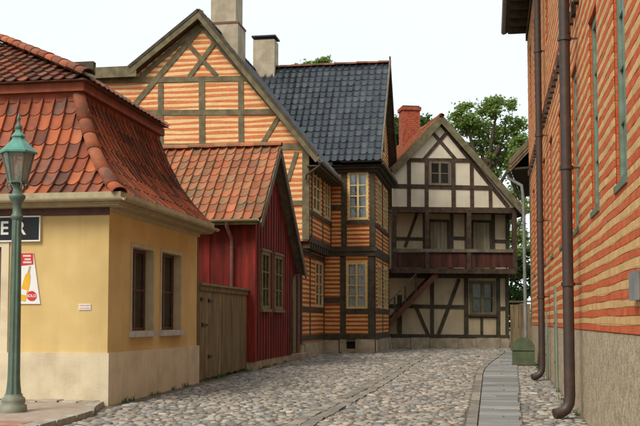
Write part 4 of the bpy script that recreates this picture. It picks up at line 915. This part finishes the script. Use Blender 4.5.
# gallery
m = MB(); m.fbox(fL, aL, aG, zF - .10, zF + .04, 0, GD - .01); m.build('gallery_floor', BT, th)
def tG(p, q, w, d1, d0=-.12, mat=BT, nm='timber'): return timber(th, fG, g(*p), g(*q), w, mat, d1=d1, d0=d0, name=nm)
tG((392.5, 270.5), (516.5, 271.5), .20, .05, nm='gallery_beam'); tG((392.5, 250.3), (513, 251), .13, .045, mat='grey_timber', nm='handrail')
for x in (394.2, 427, 469, 514.5): tG((x, 211), (x + (.3 if x > 500 else 0), 270), .17, .035 if x < 500 else .04, nm='gallery_post')
xs = np.arange(395.5, 513, 3.35)
for x in xs:
    p0, p1 = g(x, 267.5), g(x + 3.2, 252.5); m = MB(); m.fbox(fG, p0[0], p1[0], p0[1], p1[1], -.06, -.03 + random.uniform(-.006, .006)); m.build('gallery_board', 'gallery_red', th)
for (x0, x1) in ((D1[0], D1[1]), (D2[0], D2[1])):
    zt = D1[3]; n = 5
    dm = MB(); dm.fbox(fL, x0 - .09, x0 - .001, zF, zt + .1, .0, .06); dm.fbox(fL, x1 + .001, x1 + .09, zF, zt + .1, .0, .06); dm.fbox(fL, x0, x1, zt, zt + .1, .0, .055); d_ = dm.build('door', BT, th)
    for i in range(n): m = MB(); m.fbox(fL, x0 + (x1 - x0) * i / n + .004, x0 + (x1 - x0) * (i + 1) / n - .004, zF + .04, zt - .003, .0, .03 + random.uniform(-.004, .004)); m.build('door_board', 'door_tan', d_)
def tL(p, q, w, d1=.035, mat='dark_timber'): return timber(th, fL, l(*p), l(*q), w, mat, d1=d1 + random.uniform(-.004, .004))
for p, q, w in (((417, 213), (405, 247), .12), ((392, 238.5), (423, 239), .13), ((452, 238), (468, 238.5), .13), ((494, 241), (509, 241.5), .13), ((424.5, 212), (424.5, 268), .14), ((451.5, 212), (451.5, 268), .14), ((466, 212), (466, 268), .12), ((493, 212), (493, 268), .14), ((507.5, 212), (507.5, 268), .16)):
    tL(p, q, w)
# ground floor frame
for p, q, w in (((432, 274), (432, 336), .15), ((466, 274), (466, 336), .17), ((498, 274), (498, 336), .16), ((507, 274), (507, 336), .14), ((399.5, 295), (399.5, 336), .18), ((381, 306), (464, 307), .15), ((497, 308.5), (508, 308.5), .14), ((459, 279), (438, 335), .14), ((415, 305), (428, 335), .14), ((380, 336.5), (509.5, 337.5), .20), ((468, 316.5), (496, 316.5), .12), ((481.5, 317), (481.5, 336), .10), ((380, 275.5), (509, 276), .20)):
    tL(p, q, w, .04)
window(th, fL, LW[0] + .005, LW[1] - .005, LW[2] + .005, LW[3] - .005, 2, 2, 'olive_timber', d=.05, fr=.11, br=.035, th=.08, mull=.12, curtain=('lace', (.02, .48), (.54, .98)), cd=-.06, sill=(.05, .08, .10, BT))
# stair under the gallery
st = MB(); p = l(436, 275); q = (l(391, 324)[0] - .35, 0)
sf = fL.off(.78); s0 = (sf.px(437, 274)); s1 = sf.px(391, 322); ex = ((s1[1] - .45) / ((s0[1] - s1[1]) / (s0[0] - s1[0]))); s2 = (s1[0] - ex, .45)
stp = MB(); stp.bar(sf, s0, s2, .20, -.03, .03); stair = recalc(stp.build('stair', 'stair_red', th))
m = MB(); m.bar(fL.off(.12), s0, s2, .20, -.03, .03); recalc(m.build('stringer', BT, stair))
n = 14
for i in range(1, n):
    t = i / n; aa, zz = s0[0] + (s2[0] - s0[0]) * t, s0[1] + (s2[1] - s0[1]) * t; m = MB(); m.fbox(fL, aa - .12, aa + .12, zz, zz + .04, .15, .75); m.build('step', BT, stair)
m = MB(); m.bar(sf, (s0[0] - .75, s0[1] + .1), (s2[0], s2[1] + .85), .06, -.02, .02); recalc(m.build('handrail', 'grey_timber', stair))
for t in (.3, .45, .6, .75, .9):
    aa, zz = s0[0] + (s2[0] - s0[0]) * t, s0[1] + (s2[1] - s0[1]) * t; m = MB(); m.fbox(sf, aa - .03, aa + .03, zz, zz + .82, -.02, .02); m.build('baluster', BT, stair)
# roof
fb_ = fG.off(.22)
for sgn in (1, -1):
    a1 = br_[0] + .12 if sgn > 0 else aL - .05; z1 = ap[1] + .1 - sl_ * abs(a1 - ap[0]); m = MB()
    for (dz) in (0,):
        P0, P1, P2, P3 = fb_.pt(ap[0], ap[1] + .1), fb_.pt(a1, z1), fb_.pt(a1, z1, -8.2), fb_.pt(ap[0], ap[1] + .1, -8.2); dn = Vector((0, 0, -.13))
        m.hexa([P0 + dn, P1 + dn, P2 + dn, P3 + dn, P0, P1, P2, P3])
    rf = recalc(m.build('roof', BT, th))
    pt5 = pantile('tile_mossy', .24, .36, .026)
    o_ = fb_.pt(a1 - .04 * -sgn, 0, 0); hh = -uu * sgn; wdt = abs(a1 - ap[0])
    T = roof_rows(o_ + bk * 0, bk, hh, [(0, z1 + .02), (wdt, ap[1] + .12)], 8.2, .24, .29, lambda p: True)
    scatter('roof_tile', [pt5], T, rf, 60 if sgn < 0 else 0, 'roof_tiles', 'tile_mossy')
    m = MB(); m.bar(fb_, (ap[0] - .0, ap[1] + .0), (a1, z1 - .1), .26, -.02, .03 + .004 * sgn); recalc(m.build('bargeboard', 'olive_timber', th))
    if sgn > 0: ridge_caps('ridge_tile', rf, fb_.pt(ap[0], ap[1] + .14, .03), fb_.pt(ap[0], ap[1] + .14, -8), .11, 'tile_mossy', .38)
fc_ = fL.off(-2.6); a, z = fc_.px(402.5, 112); b, zt = fc_.px(420, 107)
m = MB(); m.fbox(fc_, a, b, 7.5, zt - .15, -.7, 0); ch = m.build('chimney', 'chimney_brick', th); m = MB(); m.fbox(fc_, a - .05, b + .05, zt - .149, zt, -.75, .05); m.build('chimney_cap', 'chimney_brick', ch); m = MB(); m.fbox(fc_, a + .02, b - .02, zt + .001, zt + .06, -.68, -.02); m.build('flue_cover', 'black_iron', ch)
# ================================================================== RIGHT-HAND STRIPED BUILDING
rb = thing('brick_building', (3.5, 16, .2), 'tall red and yellow striped brick building with drainpipes on the right', 'building')
X0 = 1.24; fW = facX(X0, -1); fU = facX(X0 - .04, -1); YE = 30.4; YS = 1.0
cen = [2.0, 4.5, 7.2, 9.7, 12.05, 14.75, 17.65, 20.35, 23.0, 25.7, 28.4]
HL = [(c - .45, c + .45, 2.80, 5.15) for c in cen]; HU = [(c - .45, c + .45, 7.1, 9.3) for c in cen]
grid_wall(fW, YS, YE, 1.38, 6.0, HL, 0, rdep=.10).build('wall', ['mortar', 'dark_room', 'wall_red'], rb)
grid_wall(fU, YS, YE, 6.0, 10.4, HU, 0, rdep=.10).build('wall', ['mortar', 'dark_room', 'wall_red'], rb)
courses(fW, 1.38, 1.38 + RI * 56, RI, lambda z: cut([(YS, YE)], HL, z, .0), rb, ['wall_red', 'wall_cream'], 1, wob=.012, step=.2, proud=.012)
courses(fU, 6.12, 6.12 + RI * 51, RI, lambda z: cut([(YS, YE)], HU, z, .0), rb, ['wall_red', 'wall_cream'], 1, wob=.007, step=.3, proud=.012)
flush(rb, 290)
m = MB(); m.fbox(facX(X0, -1), YS, YE, -.3, 1.375, -.7, .006); m.build('plinth', 'grey_render', rb)
m = MB(); m.box(2.0, 7.5, YS, YE - .02, -.3, 10.4); m.box(X0 + .02, 2.0, YE - .12, YE - .01, 1.38, 10.4); m.box(X0 + .02, 2.0, YS + .01, YS + .1, 1.38, 10.4); m.build('rear_block', 'mortar', rb)
for h in HL[2:] : window(rb, fW, h[0] + .004, h[1] - .004, h[2] + .004, h[3] - .004, 2, 4, 'green_paint', d=-.03, fr=.10, br=.045, th=.06, mull=.09, sill=(.0, .06, .03, 'green_paint'))
for h in HU[3:] : window(rb, fU, h[0] + .004, h[1] - .004, h[2] + .004, h[3] - .004, 2, 4, 'green_paint', d=-.03, fr=.10, br=.045, th=.06, mull=.09)
m = MB(); m.fbox(fW, YS, YE, 5.98, 6.11, -.02, .035); m.build('jetty_plate', 'brown_timber', rb)
Y = YS + .2
while Y < YE - .1:
    w = random.uniform(.13, .2); m = MB(); m.fbox(fW, Y, Y + w, 5.80 + random.uniform(-.02, .03), 5.975, -.02, .07 + random.uniform(0, .03)); m.build('joist_end', 'brown_timber', rb); Y += .48
m = MB(); m.box(.62, X0 + .3, YS, YE + .45, 10.32, 10.37); m.add([(.55, YS, 10.45), (.55, YE + .5, 10.45), (6, YE + .5, 14.5), (6, YS, 14.5), (.55, YS, 10.33), (.55, YE + .5, 10.33), (6, YE + .5, 14.3), (6, YS, 14.3)], [(0, 3, 2, 1), (4, 5, 6, 7), (0, 1, 5, 4), (1, 2, 6, 5)]); m.build('roof', 'dark_timber', rb)
Y = YS + .3
while Y < YE + .3: m = MB(); m.box(.66, X0 + .02, Y, Y + .14, 10.14, 10.315); m.build('rafter_end', 'dark_timber', rb); Y += .8
m = MB(); gutter(m, (.5, YS, 10.40), (.5, YE + .5, 10.40), .08); m.build('gutter', 'zinc', rb)
m = MB(); m.fbox(fU, YS, YE, 9.95, 10.15, -.02, .06); m.build('wall_plate', 'brown_timber', rb)
fp = facX(1.05, -1)
for pxx, rad in ((568.3, .076), (541.2, .07)):
    Y = fp.px(pxx, 300)[0]; zb = gz(Y)
    pts = [(.5, Y, 10.34), (.55, Y, 10.2), (.95, Y, 9.75), (1.05, Y, 9.55), (1.05, Y, zb + .32), (1.04, Y, zb + .22), (1.0, Y - .01, zb + .14), (.93, Y - .03, zb + .095), (.84, Y - .06, zb + .075)]
    dp = downpipe(rb, pts, rad, 'pipe_brown', clamps=[(1.05, Y, z) for z in (2.0, 3.6, 5.4, 7.2, 9.0)])
    for z in (2.0, 3.6, 5.4, 7.2, 9.0): m = MB(); m.box(1.06, X0, Y - .012, Y + .012, z - .012, z + .012); m.build('pipe_bracket', 'pipe_brown', dp)
bx = thing('junction_box', (1.18, 8.6, 1.78), 'small grey metal junction box on striped wall at right edge', 'box')
m = MB(); m.fbox(fW, 8.35, 8.86, 1.68, 1.90, .014, .06); m.build('case', 'zinc', bx); m = MB(); m.fbox(fW, 8.34, 8.87, 1.67, 1.91, .0605, .07); m.build('lid', 'zinc', bx)
for (x, w, y0, nm, lab) in ((554, .20, 286, 'post', 'tall pointed pale green board fixed to plinth between the drainpipes'), (545.5, .14, 312, 'post', 'short pointed green board fixed to plinth beside the far drainpipe')):
    fz = facX(1.19, -1); Y, zt = fz.px(x, y0); b = thing('wall_board', (1.19, Y, gz(Y)), lab, 'board', 'green boards on the plinth')
    m = MB(); m.prism(fz, [(Y - w, gz(Y) + .02), (Y + w, gz(Y) + .02), (Y + w, zt - .55), (Y + w * .25, zt), (Y - w * .1, zt), (Y - w, zt - .5)], -.036, .0); recalc(m.build('board', 'weathered_green', b))
    for z in (zt - .7, gz(Y) + .5): m = MB(); m.tube([fz.pt(Y, z, -.01), fz.pt(Y, z, .012)], .018, 8); m.build('bolt', 'black_iron', b)
# ================================================================== GREEN BIN
bp = gnd(524, 366.5); BY = bp.y; fbn = facY(BY); b0, b1 = fbn.px(512.5, 360)[0], fbn.px(535, 360)[0]; bz = gz(BY)
bn = thing('storage_bin', (bp.x, BY, bz), 'green wooden bin with rounded lid against the striped wall', 'bin')
zt = fbn.px(520, 351)[1]; ztop = fbn.px(520, 338)[1]; hw = (b1 - b0) / 2; bc = (b0 + b1) / 2; dep = .38
m = MB(); m.fbox(fbn, b0, b1, bz + .05, zt - .012, -dep, 0); m.build('body', 'bin_green', bn)
arc = [(bc + (hw + .015) * math.cos(t * math.pi / 16), zt + .01 + (ztop - zt) * math.sin(t * math.pi / 16)) for t in range(17)]
m = MB(); m.prism(fbn, arc, .02, -dep - .02); recalc(m.build('lid', 'bin_green', bn))
m = MB(); m.fbox(fbn, b0 + .01, b1 - .01, zt - .0115, zt + .0095, -dep, -.01); m.build('seam', 'black_iron', bn)
m = MB(); m.fbox(fbn, b0 - .02, b1 + .02, bz - .02, bz + .05, -dep - .01, .015); m.build('base', 'brown_timber', bn)
# ================================================================== BROWN SHED AND FENCE BEHIND
SA = math.radians(-4.5); su = Vector((math.cos(SA), math.sin(SA), 0)); sn = Vector((math.sin(SA), -math.cos(SA), 0)); sb = -sn
SO = Vector((.0, 32.0, 0)); fS = Fac(SO, su, sn)
sh = thing('wooden_shed', (SO + su * 3.5 + sb * 3 + Vector((0, 0, .4))), 'brown wooden building with grey downpipe behind the striped wall', 'shed', rz=SA)
tip = fS.px(508.5, 160); tp2 = fS.px(531, 136); ss = (tp2[1] - tip[1]) / (tp2[0] - tip[0]); wx = tip[0] + .62
m = MB(); rp = 4.0; m.prism(fS, [(wx, .3), (wx + 6, .3), (wx + 6, tip[1] + .3), (wx + rp, tip[1] + .62 * ss + rp * ss - .2), (wx, tip[1] + .62 * ss - .2)], -.35, -7); recalc(m.build('wall', 'grey_timber', sh))
m = MB(); m.prism(fS, [tip, (tip[0] + rp + .6, tip[1] + (rp + .6) * ss), (tip[0] + rp + .6, tip[1] + (rp + .6) * ss - .14), (tip[0], tip[1] - .14)], 0, -7.3); recalc(m.build('roof', 'grey_timber', sh))
for i in range(3): m = MB(); k = .105; m.bar(fS, (tip[0] + .02, tip[1] - .12 - i * k), (tip[0] + rp, tip[1] - .12 - i * k + (rp - .02) * ss), .098, .0 - i * .02, .03 - i * .02); recalc(m.build('verge_board', 'fence_board', sh))
m = MB(); m.prism(fS, [(tip[0] + .06, tip[1] - .25), (wx, tip[1] - .22), (wx, tip[1] - .28), (tip[0] + .06, tip[1] - .31)], -.05, -7.2); recalc(m.build('soffit', 'dark_timber', sh))
gp = fS.pt(tip[0] - .04, tip[1] - .30, -.1); ge = gp + sb * 7; m = MB(); gutter(m, gp, ge, .07); m.build('gutter', 'zinc', sh)
fq = fS.off(-.3); q0 = fq.px(508.5, 178); q1 = fq.px(521.5, 185.5); q2 = fq.px(523.5, 200); q3 = fq.px(527.3, 336)
downpipe(sh, [fq.pt(q0[0], q0[1] + .1), fq.pt(*q0), fq.pt(*q1), fq.pt(*q2), fq.pt(q2[0] + .02, .45)], .055, 'zinc')
fn = thing('board_fence', (.9, 36.6, .4), 'weathered brown plank fence between timber house and shed', 'fence')
fF2 = facY(36.6); x = fF2.px(510.3, 320)[0]; xe = 1.75; i = 0
while x < xe:
    w = random.uniform(.13, .17); m = MB(); m.fbox(fF2, x, x + w - .01, .42, fF2.px(515, 304)[1] + random.uniform(-.03, .03), 0, .025 + .012 * (i % 2)); m.build('fence_board', 'fence_board', fn); x += w; i += 1
m = MB(); z = fF2.px(515, 302.5)[1]; m.fbox(fF2, fF2.px(510, 320)[0] - .02, xe, z, z + .06, -.06, .06); m.build('top_rail', 'fence_board', fn)
# ================================================================== TREES
def tree(name, base, h, crown, n, leaf, mat, label, seed, group='trees behind the houses'):
    r = np.random.RandomState(seed); rd = random.Random(seed)
    t = thing(name, base, label, 'tree', group); bx_, by_, bz_ = base
    m = MB(); tr = [(bx_ + rd.uniform(-.15, .15) * k, by_ + rd.uniform(-.15, .15) * k, bz_ + h * k / 5 * .75) for k in range(6)]; m.tube(tr, [h * .028 * (1 - k * .13) for k in range(6)], 9)
    trunk = m.build('trunk', 'bark', t); centers = []
    for (cx, cy, cz, rx, rz_) in crown:
        c = Vector((cx, cy, cz)); s = Vector(tr[min(5, max(2, int((cz - bz_) / h * 5)))]); mid = (s + c) / 2 + Vector((rd.uniform(-.3, .3), 0, -.2)); m = MB(); m.tube([s, mid, c], [h * .011, h * .008, h * .003], 6); m.build('limb', 'bark', t)
        for k in range(int(13 * rx)):
            v = r.normal(size=3); v /= np.linalg.norm(v); q = rd.uniform(.45, 1.0); centers.append(((cx + v[0] * rx * q, cy + v[1] * rx * q, cz + v[2] * rz_ * q), rd.uniform(.15, .42)))
            if k % 4 == 0: e = Vector(centers[-1][0]); m = MB(); m.tube([c, (c + e) / 2 + Vector((0, 0, .1)), e], [h * .003, h * .002, .008], 5); m.build('twig', 'bark', t)
    idx = r.randint(0, len(centers), n); C = np.array([c[0] for c in centers])[idx]; S = np.array([c[1] for c in centers])[idx]
    Pn = C + r.normal(size=(n, 3)) * S[:, None] * np.array([.62, .62, .42]); N1 = r.normal(size=(n, 3)); N1[:, 2] *= .6; N1 /= np.linalg.norm(N1, axis=1)[:, None]; N2 = np.cross(N1, r.normal(size=(n, 3))); N2 /= np.linalg.norm(N2, axis=1)[:, None]
    L_ = leaf * r.uniform(.7, 1.3, n)[:, None]; V = np.stack([Pn - N1 * L_, Pn + N2 * L_ * .55, Pn + N1 * L_, Pn - N2 * L_ * .55], 1).reshape(-1, 3); Fq = np.arange(4 * n).reshape(-1, 4)
    npmesh('crown', V, Fq, mat, t)
    return t
def W3(px, py, Y): f = facY(Y); a, z = f.px(px, py); return a, z
def crown(Y, lst):
    out = []
    for px, py, rpx, ry in lst: a, z = W3(px, py, Y); s = Y / 1000.; out.append((a, Y + random.uniform(-1.2, 1.2), z, rpx * s, ry * s))
    return out
Y = 54
tree('tree', (W3(487, 300, Y)[0], Y, .4), 14, crown(Y, [(478, 128, 26, 20), (505, 128, 20, 18), (465, 120, 16, 13), (497, 112, 20, 10), (520, 150, 16, 20), (500, 165, 22, 26), (512, 195, 18, 22), (480, 160, 26, 24), (520, 225, 16, 26), (514, 255, 20, 22)]), 22000, .09, 'leaf_green', 'broad leafy tree rising behind the right slope of the timber house', 3)
Y = 52
tree('tree', (W3(400, 300, Y)[0], Y, .4), 14, crown(Y, [(398, 132, 9, 12), (421, 120, 5, 8), (392, 145, 10, 12), (400, 122, 7, 7)]), 5000, .085, 'leaf_dark', 'tree showing round the red brick chimney', 5)
Y = 60
tree('tree', (W3(318, 300, Y)[0], Y, .4), 17, crown(Y, [(318, 66, 17, 9), (302, 69, 10, 6), (332, 68, 10, 7), (318, 85, 20, 12)]), 7000, .11, 'leaf_green', 'tree top peeping over the dark slate ridge', 8)
Y = 45
tree('bush', (W3(525, 320, Y)[0], Y, .4), 4, crown(Y, [(520, 285, 14, 22), (530, 265, 14, 20), (515, 305, 12, 16), (522, 320, 12, 14)]), 6000, .09, 'leaf_dark', 'dense dark bush behind the plank fence', 11, None)
